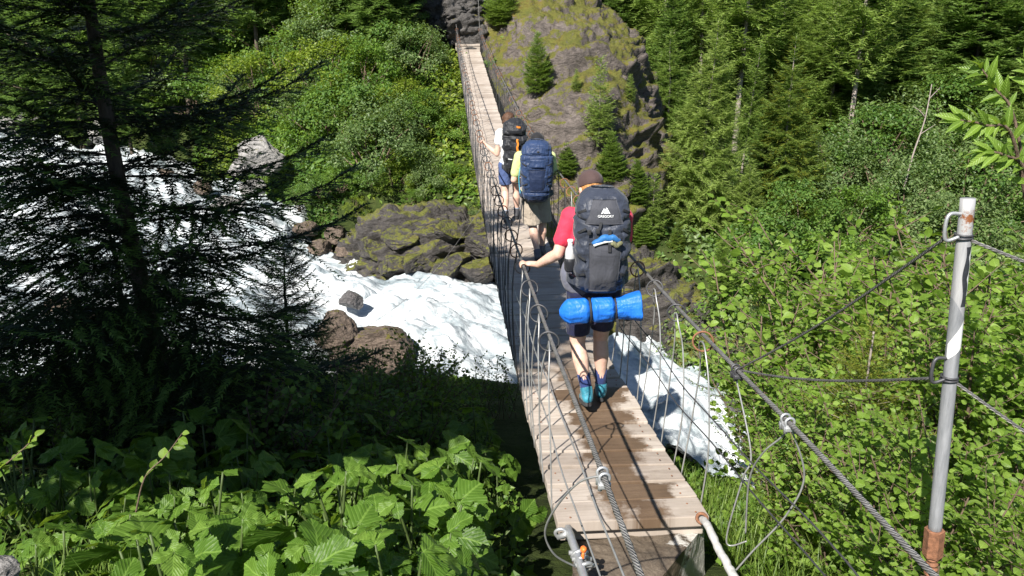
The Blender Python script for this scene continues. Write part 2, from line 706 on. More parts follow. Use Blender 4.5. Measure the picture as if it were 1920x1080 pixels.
# ------------------------------------------------------------------ rocks
def blob(center, rad, rotz=0.0, tilt=(0, 0), seed=0, nu=150, nv=100, amp=.35, strata=.3, freq=.45, top=2.0, full=False):
    """outcrop: superellipsoid displaced by noise, fractured cells and tilted strata"""
    u = np.linspace(0, 2 * np.pi, nu, endpoint=False)
    v = np.linspace(-np.pi / 2 if full else -.5, np.pi / 2, nv)
    U, Vv = np.meshgrid(u, v, indexing='ij')
    x, y, z = (np.cos(Vv) * np.cos(U)).ravel(), (np.cos(Vv) * np.sin(U)).ravel(), np.sin(Vv).ravel()
    D = np.c_[x, y, z]
    P = D * np.asarray(rad)
    nrm = D / np.asarray(rad)
    nrm /= np.linalg.norm(nrm, axis=1)[:, None]
    q = P * freq + seed * 7.1
    Rb = np.array(Euler((.5, .42, -.35)).to_matrix())
    qb = (P @ Rb.T) * freq * np.array([.55, 1.1, 2.2])
    d1, d2, cv = worley(qb + .45 * fbm(q * 1.3, 4, seed)[:, None], seed)
    disp = amp * fbm(q * .8, 5, seed) * 1.9 + strata * (cv - .45) * 1.8 * sstep(.0, .30, d2 - d1)
    d1, d2, cv = worley(qb * 2.7 + .5 * fbm(q * 3, 3, seed)[:, None] + 5, seed + 9)
    disp += strata * (cv - .45) * .95 * sstep(0, .35, d2 - d1)
    lay = qb[:, 2] * 1.5 + .7 * fbm(q * 1.2, 4, seed + 5)
    fr = lay - np.floor(lay)
    fr = fr * sstep(0, .18, 1 - fr)
    disp += strata * .4 * (fr - .5) * sstep(-.3, .3, fbm(q * .7, 2, seed + 6))
    disp += amp * .45 * fbm(q * 6, 5, seed + 8, .6)
    P = P + nrm * disp[:, None]
    Mr = Euler((tilt[0], tilt[1], rotz)).to_matrix()
    P = P @ np.array(Mr).T + np.asarray(center)
    return P, grid_faces(nu, nv, True)


def rock(name, center, rad, mat, label, cat='boulder', group=None, seed=0, sub=5, rotz=0.0, cut=6, lo=.55, hi=.86):
    V, F = ico(sub)
    rg_ = np.random.default_rng(seed + 100)
    P = V.copy()
    for k in range(cut + 5):      # planar breaks
        n = rg_.normal(size=3)
        n /= np.linalg.norm(n)
        o = rg_.uniform(lo, hi)
        d = P @ n
        P = P - np.maximum(d - o, 0)[:, None] * n * .97
    P += V * (.13 * fbm(V * 1.3 + seed, 4, seed) + .07 * fbm(V * 4 + seed, 4, seed) + .02 * fbm(V * 14 + seed, 3, seed))[:, None]
    P = P * np.asarray(rad)
    c_, s_ = math.cos(rotz), math.sin(rotz)
    P = P @ np.array([[c_, s_, 0], [-s_, c_, 0], [0, 0, 1]])
    o = MB().add(P, F).build(name, mat, None, smooth=False)
    o.location = center
    return tag(o, label, cat, group)


mb = MB().add(*blob((1.95, 31.4, -8.3), (4.6, 11.6, 9.4), seed=3, nu=420, nv=280, amp=.42, strata=.42))
mb.add(*blob((.35, 29.5, -6.6), (1.9, 8.5, 5.5), seed=4, nu=240, nv=150, amp=.25, strata=.22))
mb.add(*blob((1.2, 36.5, -6.5), (4.6, 9.0, 9.2), seed=9, nu=240, nv=150, amp=.4, strata=.35))
o = mb.build('rock_outcrop', M_ROCK)
OUTCROP = o
M_PATH = rockmat('path_rock', (.095, .088, .083), .14, scale=1.6)  # grey darkened: shade over the far path is put into the colour
pth = MB().add(*blob((-2.3, 35.6, Hs(-2.3, 34.5) - 1.35), (1.5, 4.2, 1.75), seed=14, nu=160, nv=90, amp=.22, strata=.25, freq=1.1)).build('path', M_PATH)
pth2 = MB().add(*blob((-2.05, 33.35, Hs(-2.05, 33.35) - 1.05), (1.15, 1.9, 1.25), seed=15, nu=120, nv=70, amp=.2, strata=.25, freq=1.2)).build('path', M_PATH)
tag(pth2, 'grey rocky start of the path just past the timber landing', 'path', kind='structure')
tag(pth, 'rough grey rock path leaving the far end of the bridge', 'path', kind='structure')
tag(o, 'huge rounded purple grey rock outcrop patched with yellow moss beyond the bridge', 'rock')
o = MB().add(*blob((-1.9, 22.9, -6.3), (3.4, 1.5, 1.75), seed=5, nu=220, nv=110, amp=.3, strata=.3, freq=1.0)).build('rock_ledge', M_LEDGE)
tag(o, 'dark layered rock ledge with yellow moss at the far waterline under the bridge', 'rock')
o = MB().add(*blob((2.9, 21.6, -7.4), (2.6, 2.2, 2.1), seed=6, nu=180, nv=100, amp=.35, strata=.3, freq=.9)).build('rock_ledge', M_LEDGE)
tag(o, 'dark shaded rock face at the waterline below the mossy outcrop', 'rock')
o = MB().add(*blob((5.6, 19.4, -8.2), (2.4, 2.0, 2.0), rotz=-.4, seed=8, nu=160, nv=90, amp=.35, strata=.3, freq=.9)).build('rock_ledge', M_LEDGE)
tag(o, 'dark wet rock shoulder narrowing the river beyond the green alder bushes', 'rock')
def rk(px, py, Y, w, h, mat, label, seed, group=None, dep=None, name='boulder', sink=.3, **kw):
    p = PX(px, py, Y)
    return rock(name, (p[0], p[1], p[2] - h * sink), (w / 2, (dep or w) / 2, h / 2), mat, label, 'boulder', group, seed, rotz=seed * .7, **kw)


rk(678, 622, 15.6, 2.1, 1.5, M_BOULDB, 'big brown boulder on the near bank beside the foaming water', 1)
rk(625, 600, 15.2, 1.0, 1.0, M_BOULDB, 'smaller brown rock at the left flank of the big brown boulder', 2)
rk(658, 553, 18.0, .6, .5, M_WETROCK, 'small black wet rock splashed by white water past the brown boulder', 3)
rk(425, 372, 25.0, 1.25, 1.0, M_BOULD, 'rounded grey boulder at the far waterline behind the dark spruce', 4)
rk(486, 272, 26.5, 1.7, 1.35, M_BOULD, 'large pale grey boulder half sunk in far bank shrubs', 5)
rk(448, 300, 26.0, .9, .8, M_BOULD, 'pale stone leaning on the large pale boulder', 6)
rk(470, 340, 25.3, .9, .7, M_BOULD, 'flat grey stone between the rounded boulder and the large pale boulder', 7)
# boulder field, upper left
sp = [(150, 200, 36, 2.0, 1.9), (100, 185, 37, 1.6, 1.5), (60, 205, 36.5, 1.5, 1.3), (20, 190, 37, 1.4, 1.3), (170, 222, 35, 1.7, 1.5), (195, 232, 34, 1.3, 1.2),
      (35, 160, 38.5, 1.2, 1.0), (75, 162, 38.5, 1.0, .9), (120, 165, 38, 1.3, 1.0), (15, 222, 36, 1.1, .9), (85, 228, 35.5, 1.0, .8), (130, 232, 35, .9, .8), (40, 240, 35.5, .9, .7)]
for i, (px, py, Y, ww, hh) in enumerate(sp):
    rk(px, py, Y, ww, hh, M_BOULD, 'pale angular boulder in the heap along the far river edge above the white water', 20 + i, 'pale boulder heap by the upper river')
sp = [(300, 318, 30, 1.1, .8), (340, 335, 29, .9, .7), (260, 300, 31, 1.0, .8), (230, 320, 30, .8, .6), (380, 345, 27.5, .8, .6)]
for i, (px, py, Y, ww, hh) in enumerate(sp):
    rk(px, py, Y, ww, hh, M_BOULDB, 'brownish stone along the far water edge seen through the dark spruce', 40 + i, 'brown stones along the far water edge')
sp = [(650, 463, 22.8, .7, .45), (690, 470, 22.6, .5, .4), (720, 478, 22.3, .6, .4), (760, 482, 22.2, .5, .35), (600, 455, 23.2, .8, .5), (630, 430, 23.6, .7, .6), (570, 420, 23.8, .9, .6)]
for i, (px, py, Y, ww, hh) in enumerate(sp):
    rk(px, py, Y, ww, hh, M_BOULDB, 'rusty brown stone at the waterline left of the mossy ledge', 50 + i, 'rusty stones by the mossy ledge')
sp = [(790, 595, 18, .5, .35), (840, 640, 17.2, .5, .35), (870, 660, 16.8, .4, .3), (1350, 740, 16.2, 1.0, .9), (1330, 700, 17.0, .7, .5)]
for i, (px, py, Y, ww, hh) in enumerate(sp):
    p = PX(px, py, Y)
    rk(px, py, Y, ww, hh, M_WETROCK, ['dark rock just breaking the foam between boulder and bridge', 'wet dark rock in the churning water left of the bridge deck', 'small dark stone in foam nearest the left deck edge', 'black wet rock with water veiling over it right of the bridge', 'dark wet rock upstream of the veiled black rock'][i], 60 + i, sink=.55)
rk(105, 560, 16.0, .9, .6, M_BOULDB, 'brown stone at the near water edge under the spruce boughs', 70)
rk(180, 585, 15.2, 1.0, .7, M_BOULDB, 'wide brown stone below the spruce beside the shaded water', 71)
rk(-12, 1072, 2.35, .22, .16, M_BOULD, 'grey stone in the grass at the bottom left corner', 72)

for i, (dx, dy, dz, w_) in enumerate([(-.5, .9, .15, .7), (.35, 1.0, .2, .8), (-.1, 1.5, .45, .9), (.6, 1.7, .6, .8), (-.7, 1.9, .7, .8), (.1, 2.3, .95, .9)]):
    rock('boulder', (deckX(32) + dx, 32 + dy, deckZ(32) + dz - .1), (w_ / 2, w_ / 2.4, w_ / 2.6), M_BOULD, 'grey stone of the rough path leading up from the far end of the footbridge', 'boulder', 'path stones past the far bridge end', 80 + i, sub=3)

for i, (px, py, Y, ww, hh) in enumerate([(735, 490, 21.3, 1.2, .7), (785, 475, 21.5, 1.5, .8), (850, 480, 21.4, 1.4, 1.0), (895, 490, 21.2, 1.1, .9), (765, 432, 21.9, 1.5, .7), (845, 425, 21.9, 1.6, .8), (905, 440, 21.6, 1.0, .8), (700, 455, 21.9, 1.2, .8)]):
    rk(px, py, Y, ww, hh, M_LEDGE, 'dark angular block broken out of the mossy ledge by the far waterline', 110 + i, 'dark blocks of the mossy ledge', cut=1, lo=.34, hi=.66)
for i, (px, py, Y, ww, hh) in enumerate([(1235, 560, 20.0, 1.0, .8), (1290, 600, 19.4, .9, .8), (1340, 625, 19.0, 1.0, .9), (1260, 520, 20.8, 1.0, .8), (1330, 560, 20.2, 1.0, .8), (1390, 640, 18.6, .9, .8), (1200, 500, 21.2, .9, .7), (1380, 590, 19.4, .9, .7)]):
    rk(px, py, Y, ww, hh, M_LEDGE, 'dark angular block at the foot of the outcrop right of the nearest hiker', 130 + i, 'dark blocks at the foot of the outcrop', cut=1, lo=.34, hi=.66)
def PZ(px, py, Z):
    a, b = (px - 960) / FPX, (py - 540) / FPX
    fw, up = CP - b * SP, -b * CP - SP
    d = Z / up
    return np.array([a * d, fw * d, Z])


# ------------------------------------------------------------------ bridge materials
t = NT('weathered_planks')
at = t.n('ShaderNodeAttribute', attribute_name='st')       # x along bridge, y across, z per-plank value
sx = t.n('ShaderNodeSeparateXYZ')
t.l(at.outputs['Vector'], sx.inputs[0])
mp = t.n('ShaderNodeMapping')
mp.inputs['Scale'].default_value = (34, 2.2, 9)
t.l(at.outputs['Vector'], mp.inputs['Vector'])
gr = t.noise(mp.outputs[0], 1.0, 7, .7, .35)
big = t.noise(at.outputs['Vector'], 3.0, 5, .65)
col = t.ramp(gr, [(.22, (.12, .098, .080)), (.40, (.29, .25, .212)), (.6, (.42, .37, .325)), (.8, (.50, .45, .405))])
pv = t.ramp(sx.outputs[2], [(0, (.66, .61, .57)), (.5, (.95, .93, .9)), (1, (1.15, 1.13, 1.11))])
col = t.mix(1.0, col, pv, 'MULTIPLY')
col = t.mix(.35, col, t.ramp(big, [(.3, (.28, .23, .19)), (.7, (.56, .51, .465))]))
# worn damp track down the middle of the first planks
edge = t.noise(at.outputs['Vector'], 7.0, 6, .7)
uu = t.math('ABSOLUTE', t.math('SUBTRACT', sx.outputs[1], .075))
wob = t.noise(at.outputs['Vector'], 1.7, 2, .5)
pk = t.math('MULTIPLY', t.math('SUBTRACT', sx.outputs[2], .5), .16)
lim = t.math('ADD', t.math('MULTIPLY', t.math('SUBTRACT', edge, .5), .42), t.math('ADD', .155, pk))
lim = t.math('ADD', lim, t.math('MULTIPLY', t.math('SUBTRACT', wob, .5), .42))
m1 = t.math('SUBTRACT', lim, uu)
m1 = t.ramp(t.math('MULTIPLY_ADD', m1, 6.0), [(.0, 0.0), (.5, 1.0)])
fade = t.ramp(t.math('MULTIPLY', sx.outputs[0], .125), [(.26, 1.0), (.42, .30), (.7, .12)])
mk = t.math('MULTIPLY', m1, fade)
tr = t.mix(.5, t.ramp(gr, [(.3, (.060, .037, .022)), (.7, (.145, .096, .060))]), t.ramp(big, [(.3, (.075, .048, .030)), (.7, (.185, .128, .085))]))
col = t.mix(mk, col, tr)
rg = t.math('SUBTRACT', .82, t.math('MULTIPLY', mk, .32))
t.bsdf(col, rg, 0, t.bump(gr, .55, .006), .25)
M_PLANK = t.m

t = NT('wire_rope')
at = t.n('ShaderNodeAttribute', attribute_name='st')
sx = t.n('ShaderNodeSeparateXYZ')
t.l(at.outputs['Vector'], sx.inputs[0])
hx = t.math('SINE', t.math('ADD', t.math('MULTIPLY', sx.outputs[0], 6.0), t.math('MULTIPLY', sx.outputs[1], 330.0)))
n1 = t.noise(t.coord(), 14, 5, .7)
col = t.ramp(n1, [(.3, (.22, .212, .205)), (.55, (.36, .35, .338)), (.75, (.46, .45, .435))])
col = t.mix(1.0, col, t.ramp(hx, [(-.0, .42), (.45, 1.0)]), 'MULTIPLY')
t.bsdf(col, .5, .35, t.bump(hx, .8, .004), .4)
M_ROPE = t.m
M_WIRE = simple('hanger_wire', (.07, .07, .075), .5, .45, .3, 12)
M_WIREL = simple('galvanised_wire', (.34, .34, .335), .45, .5, .25, 12)
M_RUST = simple('rusted_iron', (.21, .095, .05), .8, .2, .5, 45, .4)
M_GALV = simple('galvanised_steel', (.44, .45, .46), .42, .6, .18, 16, .15)
M_ORANGE = simple('orange_plastic', (.75, .16, .03), .45, 0, .15, 30)
M_SHEATH = simple('grey_sheath', (.46, .45, .43), .6, .1, .25, 25, .3)

HT = np.array([(-6, .2), (0, .62), (2, .76), (2.5, .83), (3, .88), (3.75, .93), (5, 1.01), (6, 1.06), (7, 1.10), (9, 1.13), (12, 1.15), (15, 1.13), (18, 1.09), (20, 1.03), (23, .92), (25, .82), (28, .76), (31, .79)])


def rail(Y, side):
    """point of the main cable above the deck edge"""
    Yc = np.maximum(Y, -6)
    h = np.interp(Y, HT[:, 0], HT[:, 1])
    X = deckX(Y) + side * (DW / 2 + .008)
    Z = deckZ(Y) + h
    return np.array([X, Yc, Z])


def edge_pt(Y, side, h=0.0, out=0.0):
    c_, t_, n_, u_ = deck_frame(Y)
    return c_ + n_ * side * (DW / 2 + out) + np.array([0, 0, h])


B0 = np.array([deckX(DECK0), DECK0, deckZ(DECK0)])
bridge = thing('suspension_footbridge', B0, 'narrow wooden plank suspension footbridge with wire rope handrails over the white river', 'footbridge')
# deck: planks are one mesh
mb = MB()
rg = np.random.default_rng(5)
Ys = [DECK0]
while Ys[-1] < DECK1:
    _, t_, _, _ = deck_frame(Ys[-1])
    Ys.append(Ys[-1] + .23 * t_[1])
sacc = 0
for i, Y in enumerate(Ys[:-1]):
    Yc = (Y + Ys[i + 1]) / 2
    c_, t_, n_, u_ = deck_frame(Yc)
    L = DW + rg.normal(0, .005)
    wd = .23 - rg.uniform(.010, .022)
    th = .06
    V, F = box((0, 0, 0), (L, wd, th), bev=.006)
    # extra cuts are not needed; slight warp instead
    V[:, 2] += .006 * rg.normal() * (V[:, 0] / .42) + .004 * rg.normal() + .004 * rg.normal() * (V[:, 1] / .1)
    V[:, 1] += rg.normal(0, .004) * (V[:, 0] / .42)
    offx = rg.normal(0, .003)
    A = np.c_[sacc + .1 + V[:, 1] + 0 * V[:, 0], V[:, 0] + offx, np.full(len(V), rg.uniform())]
    P = c_ + (V[:, :1] + offx) * n_ + V[:, 1:2] * t_ + (V[:, 2:3] - th / 2) * u_
    mb.add(P, F, 0, A)
    sacc += .23
for i, Y in enumerate(Ys[:22]):
    c_, t_, n_, u_ = deck_frame(Y + .1)
    for s in (-1, 1):
        for q in (-.05, .05):
            V, F = ico(1)
            mb.add(c_ + n_ * s * (.34 + rg.normal(0, .012)) + t_ * q + u_ * .004 + V * np.array([.006, .006, .004]), F, 1)
mb.build('deck', [M_PLANK, M_RUST], bridge, smooth=False)
# thick end sill under first plank
mb = MB()
for Yb in (DECK0 + .10, DECK0 + .62):
    c_, t_, n_, u_ = deck_frame(Yb)
    V, F = box((0, 0, 0), (.80, .09, .07), bev=.008)
    mb.add(c_ + V[:, :1] * n_ + V[:, 1:2] * t_ + (V[:, 2:3] - .1005) * u_, F, 0, np.c_[V[:, 1] + 6, V[:, 0], np.full(len(V), .3)])
mb.build('end_sill', M_PLANK, bridge, smooth=False)
def cable_mesh(P, r, seg, strands=0, pitch=.11):
    P = np.asarray(P)
    V, F = tube(P, r, seg)
    n = len(P)
    s = np.r_[0, np.cumsum(np.linalg.norm(np.diff(P, axis=0), axis=1))]
    a = np.arange(seg) * 2 * np.pi / seg
    A = np.zeros((len(V), 3))
    A[:n * seg, 0] = np.tile(a, n)
    A[:n * seg, 1] = np.repeat(s, seg)
    if strands:
        T, N, B = frames(P)
        ph = np.cos(strands * a[None, :] + 2 * np.pi * s[:, None] / pitch)
        rr = r * (1 + .13 * ph)
        V[:n * seg] = (P[:, None, :] + rr[..., None] * (np.cos(a)[None, :, None] * N[:, None, :] + np.sin(a)[None, :, None] * B[:, None, :])).reshape(-1, 3)
    return V, F, A


PYL = {}
for s in (-1, 1):
    mb = MB()
    Yn = np.arange(-5.0, 6.0, .006)
    Pn = np.array([rail(y, s) for y in Yn])
    k = np.ones(161) / 161
    Pn = np.c_[Pn[:, 0], Pn[:, 1], np.convolve(np.pad(Pn[:, 2], 80, mode='edge'), k, 'valid')]
    V, F, A = cable_mesh(Pn, 0.0102, 14, 6, .10)
    mb.add(V, F, 0, A)
    Yf = np.linspace(5.99, 31.2, 160)
    Pf = [rail(y, s) for y in Yf]
    last = Pf[-1]
    top = np.array([-1.86 + s * .52 - .05, 33.6, 4.2])
    for q in np.linspace(.06, 1, 14):
        Pf.append(last * (1 - q) + top * q + np.array([0, 0, -.5 * math.sin(q * math.pi) * (1 - q)]))
    Pf.append(top + np.array([-.2, 3.5, -2.5]))
    V, F, A = cable_mesh(np.array(Pf), 0.0102, 8)
    mb.add(V, F, 0, A)
    mb.build('main_cable', M_ROPE, bridge)
    # tall pylon post at the far side
    mb = MB()
    bz = Hs(top[0], 33.6) - .2
    mb.add(*tube(np.array([(top[0], 33.6, bz), (top[0], 33.6, 2), (top[0], 33.6, 4.25)]), .05, 10))
    mb.build('pylon', M_GALV, bridge)
mb = MB()
V, F = box((-1.91, 33.6, 3.9), (1.04, .08, .08), bev=.01)
mb.add(V, F)
mb.build('cross_bar', M_GALV, bridge, smooth=False)

# guard wires along both sides, stringers under the deck
for s in (-1, 1):
    for h0 in ((.40, .66) if s < 0 else (.40, .54)):
        Yg = np.linspace(-4.6, 31.2, 190)
        P = []
        for y in Yg:
            hh = h0 + (.66 - h0 if h0 > .5 else 0) * sstep(4, 7, y)
            hh *= np.interp(y, [-4.6, 0, 2.4], [.35, .75, 1])
            p = edge_pt(max(y, -6), s, hh, .004 + .006 * math.sin(y * 3.1 + h0 * 9))
            p[2] += .008 * math.sin(y * 5 + s)
            P.append(p)
        mb = MB().add(*tube(np.array(P), .0042, 6))
        mb.build('guard_wire', M_WIREL if s < 0 else M_WIRE, bridge)
    P = [edge_pt(y, s, -.075, -.06) for y in np.linspace(DECK0 + .1, 31.2, 80)]
    MB().add(*tube(np.array(P), .012, 8)).build('deck_cable', M_ROPE, bridge)

# hangers: inverted U of wire with an iron ring on the main cable
rg = np.random.default_rng(11)
for s in (-1, 1):
    y = 4.15
    i = 0
    while y < 31.0:
        cr = rail(y, s)
        c_, t_, n_, u_ = deck_frame(y)
        lean = rg.normal(0, .02)
        hw = .17 + rg.normal(0, .02)
        foot = [edge_pt(y + d + lean, s, -.045, .006) for d in (-hw, hw)]
        topz = cr[2] - .045
        b1, b2 = rg.uniform(.75, .98, 2)
        ow = rg.uniform(.0, .035, 2) * s
        ctl = [foot[0], foot[0] * .6 + np.array([cr[0], cr[1] - hw * b1, foot[0][2] + .55 * (topz - foot[0][2])]) * .4, ]
        f0, f1 = foot
        ctl = [f0,
               np.array([f0[0] * .65 + cr[0] * .35 + ow[0], y - hw * (1 + .12 * b1), f0[2] + .40 * (topz - f0[2])]),
               np.array([cr[0] + ow[0], y - hw * .85 * b1, f0[2] + .78 * (topz - f0[2])]),
               np.array([cr[0], y - hw * .42, f0[2] + .955 * (topz - f0[2])]),
               np.array([cr[0], y, topz]),
               np.array([cr[0], y + hw * .42, f1[2] + .955 * (topz - f1[2])]),
               np.array([cr[0] + ow[1], y + hw * .85 * b2, f1[2] + .78 * (topz - f1[2])]),
               np.array([f1[0] * .65 + cr[0] * .35 + ow[1], y + hw * (1 + .12 * b2), f1[2] + .40 * (topz - f1[2])]),
               f1]
        near = y < 9
        V, F = tube(catmull(ctl, 40 if near else 20), .0050 if near else .0042, 6 if near else 5)
        mb = MB().add(V, F)
        h = mb.build('hanger', M_WIREL if (near and s > 0) or y < 6 else M_WIRE, bridge)
        ax = np.array([rg.normal(0, .35), 1, rg.normal(0, .35)])
        # ring round cable and wire
        V, F = torus(cr + np.array([0, 0, -.038]), ax, .056, .0055, 22 if near else 12, 6)
        MB().add(V, F).build('ring', M_RUST if rg.uniform() < .55 else M_WIRE, h)
        y += .545 + rg.normal(0, .02)
        i += 1


def clamp(Y, side, mat):
    p = rail(Y, side)
    q = rail(Y + .05, side)
    d = (q - p) / np.linalg.norm(q - p)
    mb = MB()
    rot = Vector(d).to_track_quat('Y', 'Z').to_matrix()
    for k in (-.022, .022):
        mb.add(*torus(p + d * k, d, .019, .006, 18, 6))
    mb.add(*box(p + np.array([0, 0, -.028]), (.044, .075, .022), rot, .005))
    for k in (-.022, .022):
        for sx_ in (-.016, .016):
            v = np.array(rot @ Vector((sx_, k, -.048)))
            mb.add(*tube(np.array([p + v, p + v + np.array([0, 0, .03])]), .0085, 6))
    return mb.build('clamp', mat, bridge)


clamp(2.56, -1, M_GALV)
clamp(3.02, 1, M_GALV)
clamp(3.62, 1, M_WIRE)


def loose(pts, r=.0045, n=60):
    MB().add(*tube(catmull(np.array(pts), n), r, 6)).build('loose_wire', M_WIREL, bridge)


loose([rail(2.56, -1), PX(1085, 905, 2.62), PX(1040, 955, 2.75), PX(1022, 1000, 2.85), PX(1040, 1040, 2.9), PX(1078, 1062, 2.95)])
loose([rail(3.02, 1), PX(1508, 890, 3.05), PX(1475, 965, 3.1), PX(1410, 1035, 3.2), PX(1375, 1075, 3.25)])
loose([rail(3.02, 1), PX(1470, 815, 3.1), PX(1430, 850, 3.2), PX(1405, 900, 3.3), PX(1398, 1000, 3.35)])
loose([rail(3.62, 1) + np.array([0, 0, -.05]), PX(1408, 850, 3.5), PX(1392, 900, 3.5), PX(1362, 1015, 3.55), PX(1400, 1015, 3.5)])
# near anchors of the deck cables
mb = MB()
pa = np.array([edge_pt(DECK0 + .12, -1, -.085, -.07), PX(1068, 1000, 3.62), PX(1085, 1050, 3.38), PX(1108, 1120, 3.1), PX(1130, 1200, 2.85)])
V, F, A = cable_mesh(catmull(pa, 120), .021, 12, 6, .12)
mb.add(V, F, 0, A)
mb.build('anchor_cable', M_GALV, bridge)
mb = MB()
p = PX(1085, 1040, 3.44)
for k in range(3):
    q = p + np.array([.012, -.05, .0]) * k
    mb.add(*torus(q, (.2, -.6, -.3), .034, .011, 16, 6))
    mb.add(*tube(np.array([q + (-.05, 0, .01), q + (.05, .0, .01)]), .012, 6))
mb.add(*torus(PX(1052, 1000, 3.64), (.1, 1, .2), .03, .010, 16, 6))
mb.add(*tube(np.array([PX(1046, 1008, 3.64), PX(1070, 998, 3.62)]), .016, 8))
mb.build('turnbuckle', M_GALV, bridge)
mb = MB()
V, F = ico(2)
mb.add(PX(1094, 1030, 3.36) + V * np.array([.015, .022, .016]) * (1 + .25 * vnoise(V * 2.2)[:, None]), F)
V, F = ico(2)
mb.add(PX(1093, 1042, 3.32) + V * np.array([.009, .014, .019]) * (1 + .25 * vnoise(V * 2.2 + 4)[:, None]), F)
mb.build('orange_tie', M_ORANGE, bridge)
pa = np.array([edge_pt(DECK0 + .12, 1, -.07, -.05), PX(1322, 978, 3.62), PX(1348, 1030, 3.35), PX(1378, 1085, 3.1), PX(1405, 1140, 2.85)])
V, F, A = cable_mesh(catmull(pa, 100), .020, 10)
V += (.003 * fbm(V * 30, 2))[:, None]
MB().add(V, F, 0, A).build('anchor_cable', M_SHEATH, bridge)
mb = MB()
mb.add(*torus(PX(1316, 972, 3.66), (.4, 1, -.3), .026, .009, 16, 6))
mb.build('shackle', M_RUST, bridge)

# ------------------------------------------------------------------ near stone slab + far landing
t = NT('wet_slab')
c = t.coord()
n1 = t.noise(c, 5, 7, .7, .5)
n2 = t.noise(c, 40, 5, .7)
col = t.ramp(n1, [(.3, (.030, .022, .016)), (.5, (.085, .060, .040)), (.7, (.15, .115, .082))])
col = t.mix(.35, col, t.ramp(n2, [(.3, (.03, .03, .03)), (.7, (.22, .19, .15))]))
sx = t.n('ShaderNodeSeparateXYZ')
t.l(c, sx.inputs[0])
mk = t.math('ADD', t.math('MULTIPLY', sx.outputs[0], 1.15), t.math('MULTIPLY', sx.outputs[1], .85))
mk = t.math('ADD', mk, t.math('MULTIPLY', t.math('SUBTRACT', n1, .5), 1.2))
col = t.mix(t.ramp(mk, [(.37, 0.0), (.43, 1.0)]), col, t.ramp(n2, [(.3, (.30, .29, .27)), (.7, (.52, .50, .47))]))
t.bsdf(col, .5, 0, t.bump(t.math('ADD', n1, t.math('MULTIPLY', n2, .3)), .8, .02), .4)
M_SLAB = t.m
poly = [(1078, 1000), (1180, 985), (1306, 964), (1322, 985), (1285, 1030), (1238, 1085), (1180, 1200), (1090, 1200), (1080, 1080)]
tp = np.array([PZ(x, y, -2.60) for x, y in poly])
ctr = tp.mean(0)
slab_o = None
bm = bmesh.new()
f = bm.faces.new([bm.verts.new(p - ctr) for p in tp])
if f.normal.z < 0:
    f.normal_flip()
f.normal_update()
ex = bmesh.ops.extrude_face_region(bm, geom=[f])
for v in ex['geom']:
    if isinstance(v, bmesh.types.BMVert):
        v.co.z -= .42
        v.co.x *= 1.08
        v.co.y *= 1.05
bmesh.ops.recalc_face_normals(bm, faces=bm.faces)
bmesh.ops.triangulate(bm, faces=bm.faces)
bmesh.ops.subdivide_edges(bm, edges=bm.edges, cuts=9, use_grid_fill=True)
co_ = np.array([v.co[:] for v in bm.verts])
dz = .035 * fbm(co_ * 3.5, 4, 2) + .012 * fbm(co_ * 14, 3, 4)
for v, d in zip(bm.verts, dz):
    v.co.z += d
    v.co.x += d * 1.2
    v.co.y += d * 1.0
me = bpy.data.meshes.new('stone_slab')
bm.to_mesh(me)
bm.free()
slab = link('stone_slab', me, M_SLAB)
slab.location = ctr
tag(slab, 'worn dark stone slab stepping up to the near end of the footbridge', 'stone slab')

c_, t_, n_, u_ = deck_frame(31.6)
lan = thing('timber_landing', c_, 'pale timber step at the far end of the footbridge', 'landing')
mb = MB()
for k in range(3):
    V, F = box((0, .14 + .225 * k, .10 + .012 * k), (.92, .215, .07), bev=.008)
    mb.add(c_ + V[:, :1] * n_ + V[:, 1:2] * t_ + V[:, 2:3] * u_, F, 0, np.c_[V[:, 1] + 40 + k, V[:, 0], np.full(len(V), .8)])
mb.build('tread', M_PLANK, lan, smooth=False)
mb = MB()
V, F = box((0, .045, -.03), (.94, .05, .15), bev=.008)
mb.add(c_ + V[:, :1] * n_ + V[:, 1:2] * t_ + V[:, 2:3] * u_, F, 0, np.c_[V[:, 1] + 50, V[:, 0], np.full(len(V), .5)])
mb.build('riser', M_PLANK, lan, smooth=False)

# ------------------------------------------------------------------ steel post with guy wires
t = NT('painted_pipe')
c = t.coord()
n1 = t.noise(c, 14, 6, .7)
n2 = t.noise(t.coord('Object', (60, 60, 7)), 1.0, 5, .7)
col = t.ramp(n2, [(.3, (.29, .29, .305)), (.7, (.46, .455, .45))])
sx = t.n('ShaderNodeSeparateXYZ')
t.l(c, sx.inputs[0])
up_ = t.ramp(sx.outputs[2], [(.0, 0.0), (1, 1.0)])
lowmask = t.math('LESS_THAN', t.math('ADD', sx.outputs[2], t.math('MULTIPLY', sx.outputs[0], 1.6)), .72)
col = t.mix(lowmask, col, t.ramp(n2, [(.3, (.19, .197, .21)), (.7, (.34, .345, .36))]))
rustm = t.ramp(t.math('ADD', n1, t.math('MULTIPLY', t.math('ABSOLUTE', t.math('SUBTRACT', sx.outputs[2], 1.10)), -1.9)), [(.50, 0.0), (.56, 1.0)])
col = t.mix(rustm, col, (.24, .09, .035))
t.bsdf(col, .5, .25, t.bump(n2, .15, .004), .4)
M_PIPE = t.m
M_STICK = simple('white_sticker', (.66, .66, .65), .4, 0, .06, 30, .05)
M_STICKB = simple('black_sticker', (.028, .030, .036), .4, 0, .4, 60, .05)

